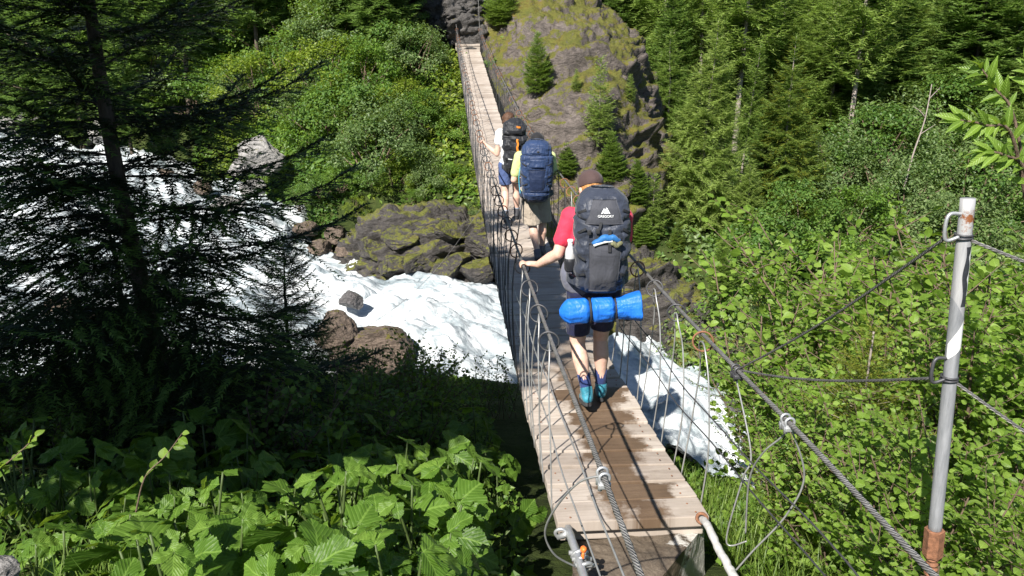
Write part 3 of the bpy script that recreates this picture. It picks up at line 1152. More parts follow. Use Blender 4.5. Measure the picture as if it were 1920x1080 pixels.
ptop = PX(1815, 372, 2.35)
pcol = PX(1752, 1002, 2.35)
base = pcol + (pcol - ptop) / np.linalg.norm(pcol - ptop) * .95
base[2] = min(base[2], Hs(base[0], base[1]) - .05)
post = thing('steel_post', pcol, 'leaning galvanised steel post with rusty threaded foot among the alder leaves', 'post')
ax = (ptop - pcol) / np.linalg.norm(ptop - pcol)
L = np.linalg.norm(ptop - pcol)
zz = np.linspace(0, L, 30)
o = MB().add(*tube(pcol + ax * zz[:, None], .0212, 20)).build('pipe', M_PIPE, post)
mb = MB()
mb.add(*tube(np.array([pcol + ax * -.085, pcol + ax * -.083, pcol + ax * .02, pcol + ax * .022]), np.array([.027, .032, .032, .028]), 6))
mb.build('collar', M_RUST, post, smooth=False)
zz = np.arange(-.95, -.08, .003)
rr = .0185 + .0035 * np.sign(np.sin(zz * 2 * np.pi / .020)) * np.abs(np.sin(zz * 2 * np.pi / .020)) ** .5
mb = MB().add(*tube(pcol + ax * zz[:, None], rr, 14))
mb.build('threaded_rod', M_RUST, post)


def along(z):
    return pcol + ax * z


for zc, nm in ((L - .075, 1), (L - .57 + .03, 2)):
    c0 = along(zc)
    pts = [c0 + (-.019, -.004, .028), c0 + (-.052, -.008, .030), c0 + (-.064, -.010, .012), c0 + (-.063, -.010, -.035), c0 + (-.052, -.010, -.052), c0 + (-.020, -.012, -.040)]
    MB().add(*tube(catmull(np.array(pts), 30), .0056, 8)).build('hook', M_GALV if nm == 1 else M_WIRE, post)
    mb = MB()
    mb.add(*torus(c0 + np.array([0, 0, -.045]), ax, .0240, .0040, 24, 6))
    mb.add(*torus(c0 + np.array([0, 0, -.036]), ax + np.array([.1, 0, 0]), .0240, .0036, 24, 6))
    mb.build('wire_wrap', M_WIRE, post)


def patch(z0, z1, a0, a1, mat, name, edgef=None, r=.0220, n=24):
    """curved sticker on the pipe; angle 0 faces the viewer's side, positive to its right"""
    u = np.cross(ax, [0, -1.0, 0])
    u /= np.linalg.norm(u)
    v = np.cross(u, ax)
    v = v if v[1] < 0 else -v
    u = u if u[0] > 0 else -u
    Z, S = np.meshgrid(np.linspace(z0, z1, n), np.linspace(0, 1, 8), indexing='ij')
    lo, hi = np.full_like(Z, a0), np.full_like(Z, a1)
    if edgef:
        lo, hi = edgef((Z - z0) / (z1 - z0), lo, hi)
    a = lo + (hi - lo) * S
    P = pcol + Z[..., None] * ax + r * (np.sin(a)[..., None] * u + np.cos(a)[..., None] * v)
    MB().add(P.reshape(-1, 3), grid_faces(n, 8)).build(name, mat, post)


patch(L - .335, L - .145, -.1, 1.15, M_STICKB, 'sticker', lambda q, lo, hi: (lo + .15 * np.sin(q * 9), hi - .35 * (np.sin(q * 17) > .2) * (q < .6)))
patch(L - .30, L - .15, .42, 1.2, M_STICK, 'sticker', lambda q, lo, hi: (lo + .35 * np.abs(np.sin(q * 7 + .6)), hi + 0 * q), r=.0225)
patch(L - .51, L - .37, -1.3, 1.3, M_STICK, 'sticker', lambda q, lo, hi: (np.where(q > .35, lo + 2.3 * (q - .35) / .65, lo), np.where(q < .35, hi - 2.3 * (.35 - q) / .35, hi)))

wtop, wmid = along(L - .12), along(L - .57 - .012)
pc = rail(3.62, 1)


def guy(a, b, sag, r, name, label):
    q = np.linspace(0, 1, 60)[:, None]
    P = a * (1 - q) + b * q + np.array([0, 0, -1.0]) * sag * np.sin(q * np.pi)
    s = np.linalg.norm(b - a)
    V, F, A = cable_mesh(P, r, 8)
    o = MB().add(V, F, 0, A).build(name, M_ROPE)
    return tag(o, label, 'wire')


guy(pc, wtop + (-.055, 0, 0), .03, .0052, 'guy_wire', 'steep wire from the cable clamp up to the top hook of the steel post')
guy(pc, wmid + (-.055, 0, 0), .03, .0052, 'guy_wire', 'nearly level wire from the cable clamp to the middle hook of the steel post')
guy(wtop, PX(2140, 560, 2.0), .01, .0052, 'guy_wire', 'upper wire running off from the top of the steel post into the alder leaves')
guy(wmid, PX(2140, 950, 2.0), .01, .0052, 'guy_wire', 'lower wire running off from the middle of the steel post past bare stems')
g = guy(PX(640, 640, 15.4), PX(905, 385, 21.5), .5, .005, 'stay_wire', 'thin stay wire slanting over the white water left of the bridge')
# ------------------------------------------------------------------ figure tools
def capsule(a, b, r1, r2, seg=14, flat=(1, 1, 1)):
    a, b = np.asarray(a, float), np.asarray(b, float)
    d = np.linalg.norm(b - a)
    T = (b - a) / (d + 1e-9)
    q = np.linspace(0, 1, 7)
    pts, rad = [], []
    for k in range(5):
        th = math.pi / 2 * (1 - k / 5)
        pts.append(a - T * r1 * math.sin(th))
        rad.append(max(r1 * math.cos(th), 1e-4))
    for k in q:
        pts.append(a + (b - a) * k)
        rad.append(r1 + (r2 - r1) * k)
    for k in range(1, 6):
        th = math.pi / 2 * k / 5
        pts.append(b + T * r2 * math.sin(th))
        rad.append(max(r2 * math.cos(th), 1e-4))
    return tube(np.array(pts), np.array(rad), seg)


def ell(c, r, rot=None, sub=3):
    V, F = ico(sub)
    V = V * np.asarray(r)
    if rot is not None:
        V = V @ np.array(Euler(rot).to_matrix()).T
    return V + np.asarray(c), F


def remesh(mb, voxel, smooth=4, cuts=(), disp=None):
    """fuse the collected volumes into one continuous surface; cuts = [(point, normal)] removes what lies beyond"""
    me = mb.mesh('tmp')
    o = bpy.data.objects.new('tmp', me)
    COL.objects.link(o)
    m = o.modifiers.new('r', 'REMESH')
    m.mode = 'VOXEL'
    m.voxel_size = voxel
    m.use_smooth_shade = True
    if smooth:
        s = o.modifiers.new('s', 'SMOOTH')
        s.iterations = smooth
        s.factor = .5
    dg = bpy.context.evaluated_depsgraph_get()
    out = bpy.data.meshes.new_from_object(o.evaluated_get(dg))
    bpy.data.objects.remove(o)
    if cuts:
        bm = bmesh.new()
        bm.from_mesh(out)
        for p, n in cuts:
            bmesh.ops.bisect_plane(bm, geom=list(bm.verts) + list(bm.edges) + list(bm.faces), plane_co=Vector([float(v) for v in p]), plane_no=Vector([float(v) for v in n]), clear_outer=True)
        bm.to_mesh(out)
        bm.free()
    if disp is not None:
        n = len(out.vertices)
        co = np.empty(n * 3)
        out.vertices.foreach_get('co', co)
        co = co.reshape(-1, 3)
        no = np.empty(n * 3)
        out.vertex_normals.foreach_get('vector', no)
        co = co + no.reshape(-1, 3) * disp(co)[:, None]
        out.vertices.foreach_set('co', co.ravel())
    out.update()
    return out


def put(name, me, mat, parent):
    for p in me.polygons:
        p.use_smooth = True
    return link(name, me, mat, parent)


t = NT('skin')
c = t.coord()
n1 = t.noise(c, 12, 5, .6)
col = t.ramp(n1, [(.3, (.50, .30, .225)), (.7, (.62, .42, .335))])
t.bsdf(col, .5, 0, t.bump(t.noise(c, 90, 3), .08, .003), .4, **{'Subsurface Weight': .08, 'Subsurface Radius': (.02, .008, .004), 'Subsurface Scale': .5})
M_SKIN = t.m
M_EYE = simple('eye_white', (.8, .8, .78), .3, 0, .05, 10, 0)
M_LIP = simple('lip', (.45, .18, .15), .5, 0, .1, 30, 0)
M_RUBBER = simple('sole_rubber', (.03, .03, .032), .8, 0, .3, 60, .3)


def hairmat(name, a, b):
    t = NT(name)
    c = t.coord('Object', (90, 90, 22))
    n1 = t.noise(c, 1.0, 5, .7, .6)
    t.bsdf(t.ramp(n1, [(.3, a), (.7, b)]), .55, 0, t.bump(n1, .9, .01), .4)
    return t.m


def grip(mb, axis_p, axis_d, wrist, rc=.0104):
    """right-sized hand closed round a cable through axis_p along axis_d, coming from wrist"""
    axis_d = axis_d / np.linalg.norm(axis_d)
    w_ = wrist - axis_p
    w_ = w_ - axis_d * np.dot(w_, axis_d)
    up = w_ / np.linalg.norm(w_)                 # from cable towards the wrist
    sd = np.cross(axis_d, up)                    # to one side
    if sd[0] < 0:
        sd = -sd
    pc_ = axis_p + up * (rc + .020)
    # palm
    mb.add(*ell(pc_ + up * .012, (.028, .043, .019), Vector(axis_d).to_track_quat('Y', 'Z').to_euler()))
    mb.add(*capsule(wrist, pc_ + up * .016, .025, .022))
    for k, (o, l, r_) in enumerate(((-.032, .85, .0078), (-.011, 1.0, .0086), (.011, .97, .0086), (.032, .9, .0084))):
        base = axis_p + axis_d * o
        prev = None
        angs = np.linspace(.35, .35 + 3.5 * l, 7)
        for a in angs:
            q = base - sd * math.sin(a) * (rc + r_ + .002) * 1.08 + up * math.cos(a) * (rc + r_ + .004)
            if prev is not None:
                mb.add(*capsule(prev, q, r_, r_ * .97, 8))
            prev = q
    # thumb from the side of the palm
    b0 = pc_ + axis_d * .030 + sd * .012
    b1 = axis_p + axis_d * .052 + sd * (rc + .014) + up * .006
    b2 = axis_p + axis_d * .046 + sd * (rc + .004) - up * (rc + .008)
    b3 = axis_p + axis_d * .036 - sd * .006 - up * (rc + .011)
    mb.add(*capsule(b0, b1, .0125, .0105, 10))
    mb.add(*capsule(b1, b2, .0105, .0095, 10))
    mb.add(*capsule(b2, b3, .0095, .008, 10))


def relaxed(mb, wrist, d, palm, side):
    """loosely curled hand; d = hand direction, palm = palm normal, side = direction of the thumb"""
    d, palm = d / np.linalg.norm(d), palm / np.linalg.norm(palm)
    side = side - d * np.dot(side, d)
    side /= np.linalg.norm(side)
    palm = np.cross(d, side) * np.sign(np.dot(np.cross(d, side), palm) + 1e-9)
    for o in (-.027, -.009, .009, .027):
        mb.add(*capsule(wrist + side * o * .6, wrist + d * .085 + side * o, .016, .0125, 10))
    for o, L in ((-.029, .060), (-.010, .074), (.010, .080), (.029, .072)):
        p = wrist + d * .088 + side * o
        v = d.copy()
        for k, f in enumerate((.45, .32, .23)):
            a = (.35, .55, .5)[k]
            v = v * math.cos(a) + palm * math.sin(a) if k == 0 else (v * math.cos(a) + palm * math.sin(a)) / np.linalg.norm(v * math.cos(a) + palm * math.sin(a))
            q = p + v * L * f
            mb.add(*capsule(p, q, .0088 - .0008 * k, .0082 - .0008 * k, 8))
            p = q
    p = wrist + d * .03 + side * .028
    q = p + d * .035 + side * .022 + palm * .01
    mb.add(*capsule(p, q, .0125, .0105, 8))
    mb.add(*capsule(q, q + d * .032 + palm * .008, .0105, .008, 8))


def make_person(O, J, label, mats, sex=1.0, head_turn=0.0, head_pitch=.25, hair='short', cap=None, group='hikers crossing the bridge', extra=None):
    """O = point between the feet (world); J = joints in local metres"""
    O = np.asarray(O, float)
    P = thing('person', O, label, 'person', group)
    g = {k: np.asarray(v, float) + O for k, v in J.items() if np.size(v) == 3}
    mb = MB()
    # head
    hc = g['head']
    Rm = Matrix.Rotation(head_turn, 3, 'Z') @ Matrix.Rotation(-head_pitch, 3, 'X')

    def hp(x, y, z):
        return hc + np.array(Rm @ Vector((x, y, z)))
    er = Rm.to_euler()
    mb.add(*ell(hp(0, -.005, .025), (.076, .098, .092), er))
    mb.add(*ell(hp(0, .03, -.03), (.062, .072, .085), er))
    mb.add(*ell(hp(0, .062, -.085), (.034, .032, .028), er))        # chin
    mb.add(*capsule(hp(0, .098, .01), hp(0, .112, -.025), .010, .015, 10))   # nose
    for s in (-1, 1):
        mb.add(*ell(hp(s * .079, -.006, -.012), (.011, .022, .033), er))     # ears
        mb.add(*ell(hp(s * .038, .082, -.022), (.02, .016, .02), er))        # cheeks
    mb.add(*capsule(g['neck'], hp(0, -.018, -.05), .062 * sex, .055 * sex))
    # trunk
    ch, pv = g['chest'], g['pelvis']
    mb.add(*capsule(g['shL'], g['shR'], .058, .058))
    mb.add(*ell(ch, (.165 * sex, .115, .19)))
    mb.add(*ell((ch + pv) / 2, (.142 * sex, .10, .17)))
    mb.add(*ell(pv, (.165, .118, .13)))
    for s in 'LR':
        sh, el, wr = g['sh' + s], g['el' + s], g['wr' + s]
        mb.add(*capsule(ch + (sh - ch) * .5 + np.array([0, 0, .05]), sh, .075, .06 * sex))
        mb.add(*capsule(sh, el, .054 * sex, .042 * sex))
        mb.add(*capsule(el, el + (wr - el) * .35, .041 * sex, .043 * sex))
        mb.add(*capsule(el + (wr - el) * .35, wr, .043 * sex, .027 * sex))
        hp_, kn, an = g['hip' + s], g['kn' + s], g['an' + s]
        mb.add(*capsule(hp_, kn, .088, .058))
        kv = (an - kn)
        back = np.array([0, -1.0, 0])
        mb.add(*capsule(kn, kn + kv * .32 + back * .018, .054, .060))
        mb.add(*capsule(kn + kv * .32 + back * .018, kn + kv * .62 + back * .008, .060, .044))
        mb.add(*capsule(kn + kv * .62 + back * .008, an, .043, .034))
        mb.add(*capsule(an, an + g['toe' + s] * 0 + (g['toe' + s] - an) * .5, .034, .03))
        if J.get('grip' + s) is not None:
            side, Y = J['gripcfg' + s]
            ap = rail(Y, side)
            ad = rail(Y + .05, side) - rail(Y - .05, side)
            grip(mb, ap, ad, wr)
        else:
            fd = wr - el
            relaxed(mb, wr, fd, np.array([-.3 if s == 'R' else .3, .2, .2]), np.array([0, .4, 1.0]))
    body = put('body', shift(remesh(mb, .0075, 3), O), mats['skin'], P)
    for s in (-1, 1):
        mbe = MB().add(*ell(hp(s * .031, .090, .012), (.012, .010, .010), er, 2))
        e_ = mbe.build('eye', M_EYE, P)
    MB().add(*ell(hp(0, .099, -.052), (.022, .008, .006), er, 2)).build('mouth', M_LIP, P)
    # hair
    mb = MB()
    if hair == 'short':
        mb.add(*ell(hp(0, -.016, .03), (.084, .098, .092), er))
        mb.add(*ell(hp(0, -.05, -.03), (.07, .062, .07), er))
    else:
        mb.add(*ell(hp(0, -.016, .035), (.092, .106, .10), er))
        mb.add(*ell(hp(0, -.06, -.03), (.082, .066, .085), er))
        rgh = np.random.default_rng(3)
        for k in range(26):
            v = rgh.normal(size=3)
            v /= np.linalg.norm(v)
            v[1] = -abs(v[1]) * .8 - .05
            q = hp(*(v * np.array([.088, .10, .10]) + np.array([0, -.01, .02])))
            mb.add(*ell(q, (.022, .022, .02), None, 2))
    me = remesh(mb, .008, 1, disp=lambda co: .006 * fbm(co * 60, 3, 2))
    me2 = shift(me, O)
    bm = bmesh.new()
    bm.from_mesh(me2)
    fp = Vector(hp(0, .052, .03) - O)
    bmesh.ops.bisect_plane(bm, geom=list(bm.verts) + list(bm.edges) + list(bm.faces), plane_co=fp, plane_no=Rm @ Vector((0, 1, -.62)), clear_outer=True)
    bm.to_mesh(me2)
    bm.free()
    put('hair', me2, mats['hair'], P)
    if cap:
        mb = MB()
        mb.add(*ell(hp(0, -.012, .038), (.091, .108, .094), er, 4))
        me = remesh(mb, .008, 2, cuts=[(hp(0, 0, .012), np.array(Rm @ Vector((0, -.12, -1))))])
        capo = put('cap', shift(me, O), cap, P)
        # visor, a bent plate
        q = np.linspace(-1, 1, 15)
        vis = []
        for k in np.linspace(0, 1, 6):
            for x in q:
                yy = math.sqrt(max(0, 1 - (x * .92) ** 2)) * .098
                vis.append(hp(x * (.083 - .012 * k * abs(x)), yy + .068 * k * math.sqrt(max(.02, 1 - x * x)) - .008, .018 - .020 * x * x - .012 * k))
        V = np.array(vis)
        mbv = MB().add(V, grid_faces(6, 15)).add(V - np.array([0, 0, .005]), grid_faces(6, 15)[:, ::-1])
        mbv.build('visor', cap, capo)
        MB().add(*ell(hp(0, -.012, .133), (.009, .009, .006), er, 2)).build('button', cap, capo)
    # shirt
    mb = MB()
    k = .018
    mb.add(*ell(ch, (.165 * sex + k, .115 + k, .20)))
    mb.add(*ell((ch + pv) / 2, (.145 * sex + k, .105 + k, .2)))
    mb.add(*ell(pv + np.array([0, 0, .03]), (.165 + k * .6, .118 + k * .6, .12)))
    mb.add(*capsule(g['shL'], g['shR'], .072, .072))
    cuts = []
    for s in 'LR':
        sh, el = g['sh' + s], g['el' + s]
        mb.add(*capsule(ch + (sh - ch) * .5 + np.array([0, 0, .05]), sh, .09, .075))
        f = J.get('sleeve', .62)
        mb.add(*capsule(sh, sh + (el - sh) * f, .070, .068))
        d = (el - sh) / np.linalg.norm(el - sh)
    me = remesh(mb, .011, 3, disp=lambda co: .006 * fbm(co * 9, 3, 4) + .003 * fbm(co * np.array([30, 30, 10]), 3, 6))
    put('shirt', shift(me, O), mats['shirt'], P)
    # shorts
    mb = MB()
    mb.add(*ell(pv, (.175, .135, .13)))
    hem = []
    for s in 'LR':
        hp_, kn = g['hip' + s], g['kn' + s]
        f = J.get('hem', .8)
        e = hp_ + (kn - hp_) * f
        mb.add(*capsule(hp_, e, .108, J.get('flare', .098)))
        hem.append(e)
    cz = min(h[2] for h in hem)
    me = remesh(mb, .011, 4, cuts=[(O + np.array([0, 0, cz - O[2]]), (0, .15, -1))], disp=lambda co: .007 * fbm(co * 8, 3, 14) + .004 * fbm(co * np.array([26, 26, 8]), 3, 6))
    sh_o = put('shorts', shift(me, O), mats['shorts'], P)
    # belt line / hem thickness comes from a solidify
    md = sh_o.modifiers.new('thick', 'SOLIDIFY')
    md.thickness = .006
    # socks + shoes
    for s in 'LR':
        kn, an, toe = g['kn' + s], g['an' + s], g['toe' + s]
        top = an + (kn - an) * J.get('sock', .3)
        V, F = tube(np.array([top + (top - an) * .02, top, top * .6 + an * .4, an, an + (toe - an) * .2]), np.array([.046, .049, .044, .041, .042]) * J.get('sockr', 1), 16)
        MB().add(V, F).build('sock', mats['sock'], P)
        d = toe - an
        d_h = np.array([d[0], d[1], 0])
        d_h /= np.linalg.norm(d_h)
        foot = (toe - an)
        heel = an + np.array([0, 0, -.055]) - d_h * .045
        fd = toe - heel
        L = np.linalg.norm(fd)
        fd /= L
        sd = np.cross(fd, [0, 0, 1.0])
        sd /= np.linalg.norm(sd)
        upv = np.cross(sd, fd)
        mb = MB()
        mb.add(*capsule(heel + upv * .030, heel + fd * L * .35 + upv * .032, .040, .043))
        mb.add(*capsule(heel + fd * L * .35 + upv * .030, heel + fd * L * .8 + upv * .022, .044, .040))
        mb.add(*capsule(heel + fd * L * .75 - sd * .012 + upv * .018, heel + fd * L * .95 + upv * .014, .034, .026))
        hi = J.get('boot', .06)
        mb.add(*capsule(heel + upv * .04 + fd * .02, an + (kn - an) / np.linalg.norm(kn - an) * hi, .045, .048))
        me = remesh(mb, .008, 3, cuts=[(an + (kn - an) / np.linalg.norm(kn - an) * hi, (kn - an)), (heel - upv * .004, -upv)])
        so_ = put('shoe', shift(me, O), mats['shoe'], P)
        # sole: outline swept
        out = []
        for a in np.linspace(0, 2 * np.pi, 28, endpoint=False):
            cx, sx_ = math.cos(a), math.sin(a)
            x = .5 + .5 * cx
            wdt = .041 + .009 * math.exp(-((x - .72) / .2) ** 2) - .006 * math.exp(-((x - .4) / .15) ** 2)
            out.append(heel + fd * ((L + .05) * x - .045) + sd * wdt * np.sign(sx_) * abs(sx_) ** .7)
        out = np.array(out)
        n = len(out)
        V = np.r_[out - upv * .020, out + upv * .006, [out.mean(0) - upv * .020], [out.mean(0) + upv * .006]]
        j = np.arange(n)
        F = [np.stack([j, (j + 1) % n, n + (j + 1) % n, n + j], -1), np.stack([np.full(n, 2 * n), (j + 1) % n, j], -1), np.stack([np.full(n, 2 * n + 1), n + j, n + (j + 1) % n], -1)]
        MB().add(V, F).build('sole', mats.get('sole', M_RUBBER), so_, smooth=False)
        # laces / heel tab
        mbx = MB()
        for q in (.30, .42, .54):
            pz = heel + fd * L * q + upv * (.085 - .07 * (q - .3))
            mbx.add(*capsule(pz - sd * .022, pz + sd * .022, .0045, .0045, 6))
        mbx.build('lace', mats.get('lace', M_RUBBER), so_)
    return P, g


def shift(me, O):
    n = len(me.vertices)
    co = np.empty(n * 3)
    me.vertices.foreach_get('co', co)
    me.vertices.foreach_set('co', (co.reshape(-1, 3) - O).ravel())
    me.update()
    return me


# ------------------------------------------------------------------ backpacks
def loft(c, prof, nz=46, na=56, squ=2.9, disp=None, tilt=0.0, foldk=.006, seed=0, cap_=True):
    """soft body: prof rows (z, half width, half depth, y shift, x shift), superellipse sections"""
    prof = np.array(prof, float)
    z = np.linspace(0, 1, nz)
    z = prof[0, 0] + (prof[-1, 0] - prof[0, 0]) * z
    col_ = [np.interp(z, prof[:, 0], prof[:, i]) for i in range(1, prof.shape[1])]
    sm = np.ones(5) / 5
    col_ = [np.convolve(np.pad(q, 2, mode='edge'), sm, 'valid') for q in col_]
    a = np.linspace(0, 2 * np.pi, na, endpoint=False)
    ca, sa = np.cos(a), np.sin(a)
    ex = 2 / squ
    ux, uy = np.sign(ca) * np.abs(ca) ** ex, np.sign(sa) * np.abs(sa) ** ex
    # end caps rounding
    X = col_[0][:, None] * ux[None, :] + (col_[3][:, None] if len(col_) > 3 else 0)
    Yv = col_[1][:, None] * uy[None, :] + (col_[2][:, None] if len(col_) > 2 else 0)
    Z = np.repeat(z[:, None], na, 1)
    V = np.stack([X, Yv, Z], -1).reshape(-1, 3)
    nrm = np.stack([np.repeat(ux[None] / 1, nz, 0), np.repeat(uy[None], nz, 0), np.zeros_like(Z)], -1).reshape(-1, 3)
    d = foldk * 1.6 * fbm(V * np.array([9, 9, 13]) + seed, 3, seed) + foldk * np.abs(fbm(V * np.array([12, 12, 30]) + seed * 2, 3, seed + 4)) * 1.2
    if disp is not None:
        d = d + disp(V)
    V = V + nrm * d[:, None]
    F = [grid_faces(nz, na).reshape(-1, 4)]
    i = np.arange(nz - 1)
    F.append(np.stack([i * na + na - 1, i * na, (i + 1) * na, (i + 1) * na + na - 1], -1))
    V = np.r_[V, [V[:na].mean(0)], [V[(nz - 1) * na:nz * na].mean(0) + np.array([0, 0, .012])]]
    j = np.arange(na)
    F.append(np.stack([np.full(na, nz * na), (j + 1) % na, j], -1))
    F.append(np.stack([np.full(na, nz * na + 1), (nz - 1) * na + j, (nz - 1) * na + (j + 1) % na], -1))
    F[0] = F[0][:, ::-1]
    F[1] = F[1][:, ::-1]
    F = [f[:, ::-1] for f in F[:2]] + F[2:]
    if tilt:
        V = V @ np.array(Matrix.Rotation(tilt, 3, 'X')).T
    return V + np.asarray(c), F


def pack_surface(prof, squ, z, x):
    """y of the rear (towards viewer) surface of a loft at local height z and x"""
    prof = np.array(prof, float)
    hw = np.interp(z, prof[:, 0], prof[:, 1])
    hd = np.interp(z, prof[:, 0], prof[:, 2])
    ys = np.interp(z, prof[:, 0], prof[:, 3])
    k = np.clip(np.abs(x) / hw, 0, .999)
    return ys - hd * (1 - k ** squ) ** (1 / squ)


def strap(pts, w, th, mat, name, parent, nrm=(0, -1, 0)):
    """flat webbing along pts"""
    P = catmull(np.array(pts), max(12, len(pts) * 6))
    T = np.gradient(P, axis=0)
    T /= np.linalg.norm(T, axis=1)[:, None]
    N = np.repeat(np.asarray(nrm, float)[None], len(P), 0) if np.ndim(nrm) == 1 else nrm
    S = np.cross(T, N)
    S /= np.linalg.norm(S, axis=1)[:, None]
    N = np.cross(S, T)
    V = np.concatenate([P + S * w / 2 + N * th, P - S * w / 2 + N * th, P - S * w / 2 - N * th, P + S * w / 2 - N * th], 1).reshape(-1, 3)
    n = len(P)
    i = np.arange(n - 1)[:, None] * 4
    j = np.arange(4)[None]
    F = np.stack([i + j, i + (j + 1) % 4, i + 4 + (j + 1) % 4, i + 4 + j], -1).reshape(-1, 4)
    ends = np.array([[0, 1, 2, 3], [4 * n - 1, 4 * n - 2, 4 * n - 3, 4 * n - 4]])
    return MB().add(V, [F, ends]).build(name, mat, parent, smooth=False)


def pocket(c, prof, squ, z0, z1, xf, bulge, mat, name, parent, nz=22, nx=22, foldk=.004, seed=0):
    """panel lying on the rear of a pack, swelling outward by bulge; xf(q)->(x0,x1)"""
    q = np.linspace(0, 1, nz)
    V = []
    for qi in q:
        z = z0 + (z1 - z0) * qi
        x0, x1 = xf(qi)
        for s in np.linspace(0, 1, nx):
            x = x0 + (x1 - x0) * s
            e = min(1, 4 * s, 4 * (1 - s)) ** .5 * min(1, 5 * qi + .02, 6 * (1 - qi) + .35) ** .5
            V.append((x, pack_surface(prof, squ, z, x) - .003 - bulge * e, z))
    V = np.array(V)
    V[:, 1] -= foldk * (fbm(V * np.array([14, 1, 18]) + seed, 3, seed) + .6)
    V2 = V + np.array([0, .02 + bulge, 0])
    n = nz * nx
    F = grid_faces(nz, nx)
    ring = np.r_[np.arange(nx), np.arange(1, nz) * nx + nx - 1, (nz - 1) * nx + np.arange(nx - 2, -1, -1), np.arange(nz - 2, 0, -1) * nx]
    r2 = np.roll(ring, -1)
    side = np.stack([ring, r2, r2 + n, ring + n], -1)
    return MB().add(np.r_[V, V2] + np.asarray(c), [F[:, ::-1], side]).build(name, mat, parent)


M_SLATE = cloth('slate_nylon', (.030, .036, .054), .25, .5, 700, .55)
M_SLATEL = cloth('slate_stretch', (.050, .052, .064), .15, .75, 500, .35)
M_NAVY = cloth('navy_nylon', (.018, .036, .092), .25, .5, 700, .55)
M_NAVYD = cloth('dark_navy_nylon', (.012, .022, .058), .2, .55, 700, .4)
M_BLACKN = cloth('black_nylon', (.014, .015, .019), .3, .55, 700, .6)
M_WEB = simple('black_webbing', (.016, .017, .02), .7, 0, .3, 90, .3)
M_LOGO = simple('logo_print', (.78, .79, .80), .5, 0, .04, 30, .02)
M_TARP = cloth('blue_tarp', (.014, .135, .55), .14, .48, 300, .45, 1.2, 0)
M_BLUECLOTH = cloth('blue_fabric', (.02, .13, .36), .25, .6, 500, .6)
M_PALE = cloth('pale_fabric', (.62, .63, .60), .12, .6, 500, .5)
M_OLIVE = cloth('olive_fabric', (.14, .14, .07), .3, .7, 500, .5)
M_ORG = cloth('orange_fabric', (.60, .19, .02), .2, .6, 500, .4)

# ---- hiker 1 (nearest)
O1 = np.array([.60, 5.45, deckZ(5.45)])
gl = rail(5.70, -1)
wrL = PX(1009, 496, 5.63)
J1 = dict(head=(-.045, .17, 1.615), neck=(-.02, .09, 1.46), chest=(.0, .06, 1.27), pelvis=(-.01, .03, .93),
          shL=(-.185, .10, 1.425), elL=PX(1046, 476, 5.50) - O1, wrL=wrL - O1, gripL=1, gripcfgL=(-1, 5.70),
          shR=(.185, .09, 1.42), elR=(.205, .16, 1.16), wrR=(.10, .33, 1.22),
          hipL=(-.105, .03, .90), hipR=(.085, .04, .90), knL=(-.118, .06, .49), knR=(.062, .15, .50),
          anL=(-.050, -.10, .155), anR=(.078, .13, .095), toeL=(-.055, .07, .045), toeR=(.095, .31, .030),
          sleeve=.60, hem=.80, flare=.086, sock=.38, boot=.045)
m1 = dict(skin=M_SKIN, hair=hairmat('ginger_hair', (.30, .12, .035), (.62, .33, .12)), shirt=cloth('red_jersey', (.60, .030, .068), .15, .75, 600, .5),
          shorts=cloth('navy_shorts', (.012, .014, .045), .3, .7, 500, .5), sock=cloth('navy_sock', (.02, .035, .12), .25, .9, 700, .3),
          shoe=cloth('turquoise_shoe', (.025, .17, .235), .55, .5, 300, .4, 2.5), lace=M_LOGO)
p1, g1 = make_person(O1, J1, 'hiker in red t-shirt and brown cap holding the left handrail under a slate pack', m1, head_turn=.35, head_pitch=.3,
                     cap=cloth('brown_cap', (.060, .036, .034), .25, .8, 500, .3))
# grey jacket tied round the waist
mb = MB()
mb.add(*ell(O1 + (-.035, .03, 1.03), (.222, .155, .21)))
me = remesh(mb, .012, 3, cuts=[(O1 + (0, 0, 1.15), (0, 0, 1)), (O1 + (0, 0, .90), (0, 0, -1))], disp=lambda co: .008 * fbm(co * 9, 3, 14) + .004 * fbm(co * np.array([24, 24, 9]), 3, 6))
jk = put('jacket', shift(me, O1), cloth('grey_fleece', (.125, .13, .17), .12, .85, 500, .4), p1)
jk.modifiers.new('thick', 'SOLIDIFY').thickness = .01

pc1 = O1 + np.array([.000, -.235, .98])
prof1 = [(0, .120, .085, .03, .0), (.03, .158, .120, .02, .0), (.12, .172, .145, .0, .0), (.30, .182, .160, -.01, 0), (.46, .187, .160, -.005, 0), (.52, .183, .150, .0, 0), (.60, .176, .150, .01, 0), (.66, .150, .130, .02, 0), (.70, .105, .085, .03, 0), (.715, .06, .05, .035, 0)]
bp1 = thing('backpack', pc1, 'large slate blue trekking backpack with white emblem and stretch pocket on the red shirted hiker', 'backpack', 'trekking backpacks')


def d1(V):
    z, x = V[:, 2], V[:, 0]
    seam = -.014 * np.exp(-((z - .47 - .06 * np.abs(x) / .18) / .010) ** 2) - .008 * np.exp(-((np.abs(x) - .118) / .008) ** 2) * (z < .45)
    return seam + .008 * np.sin(z * 46 + 1.5 * np.sin(x * 20)) * (np.abs(x) > .10) * sstep(.05, .1, z) * sstep(.46, .4, z)


V, F = loft(pc1, prof1, nz=110, na=120, disp=d1, seed=2, foldk=.007)
MB().add(V, F).build('main_bag', M_SLATE, bp1)
pocket(pc1, prof1, 2.9, .03, .375, lambda q: (-.098 + .012 * (1 - q), .118 - .02 * (1 - q)), .022, M_SLATEL, 'stretch_pocket', bp1, seed=3)
pocket(pc1, prof1, 2.9, .50, .655, lambda q: (-.125 + .05 * q, .125 - .05 * q), .016, M_SLATEL, 'lid_panel', bp1, seed=9, foldk=.002)
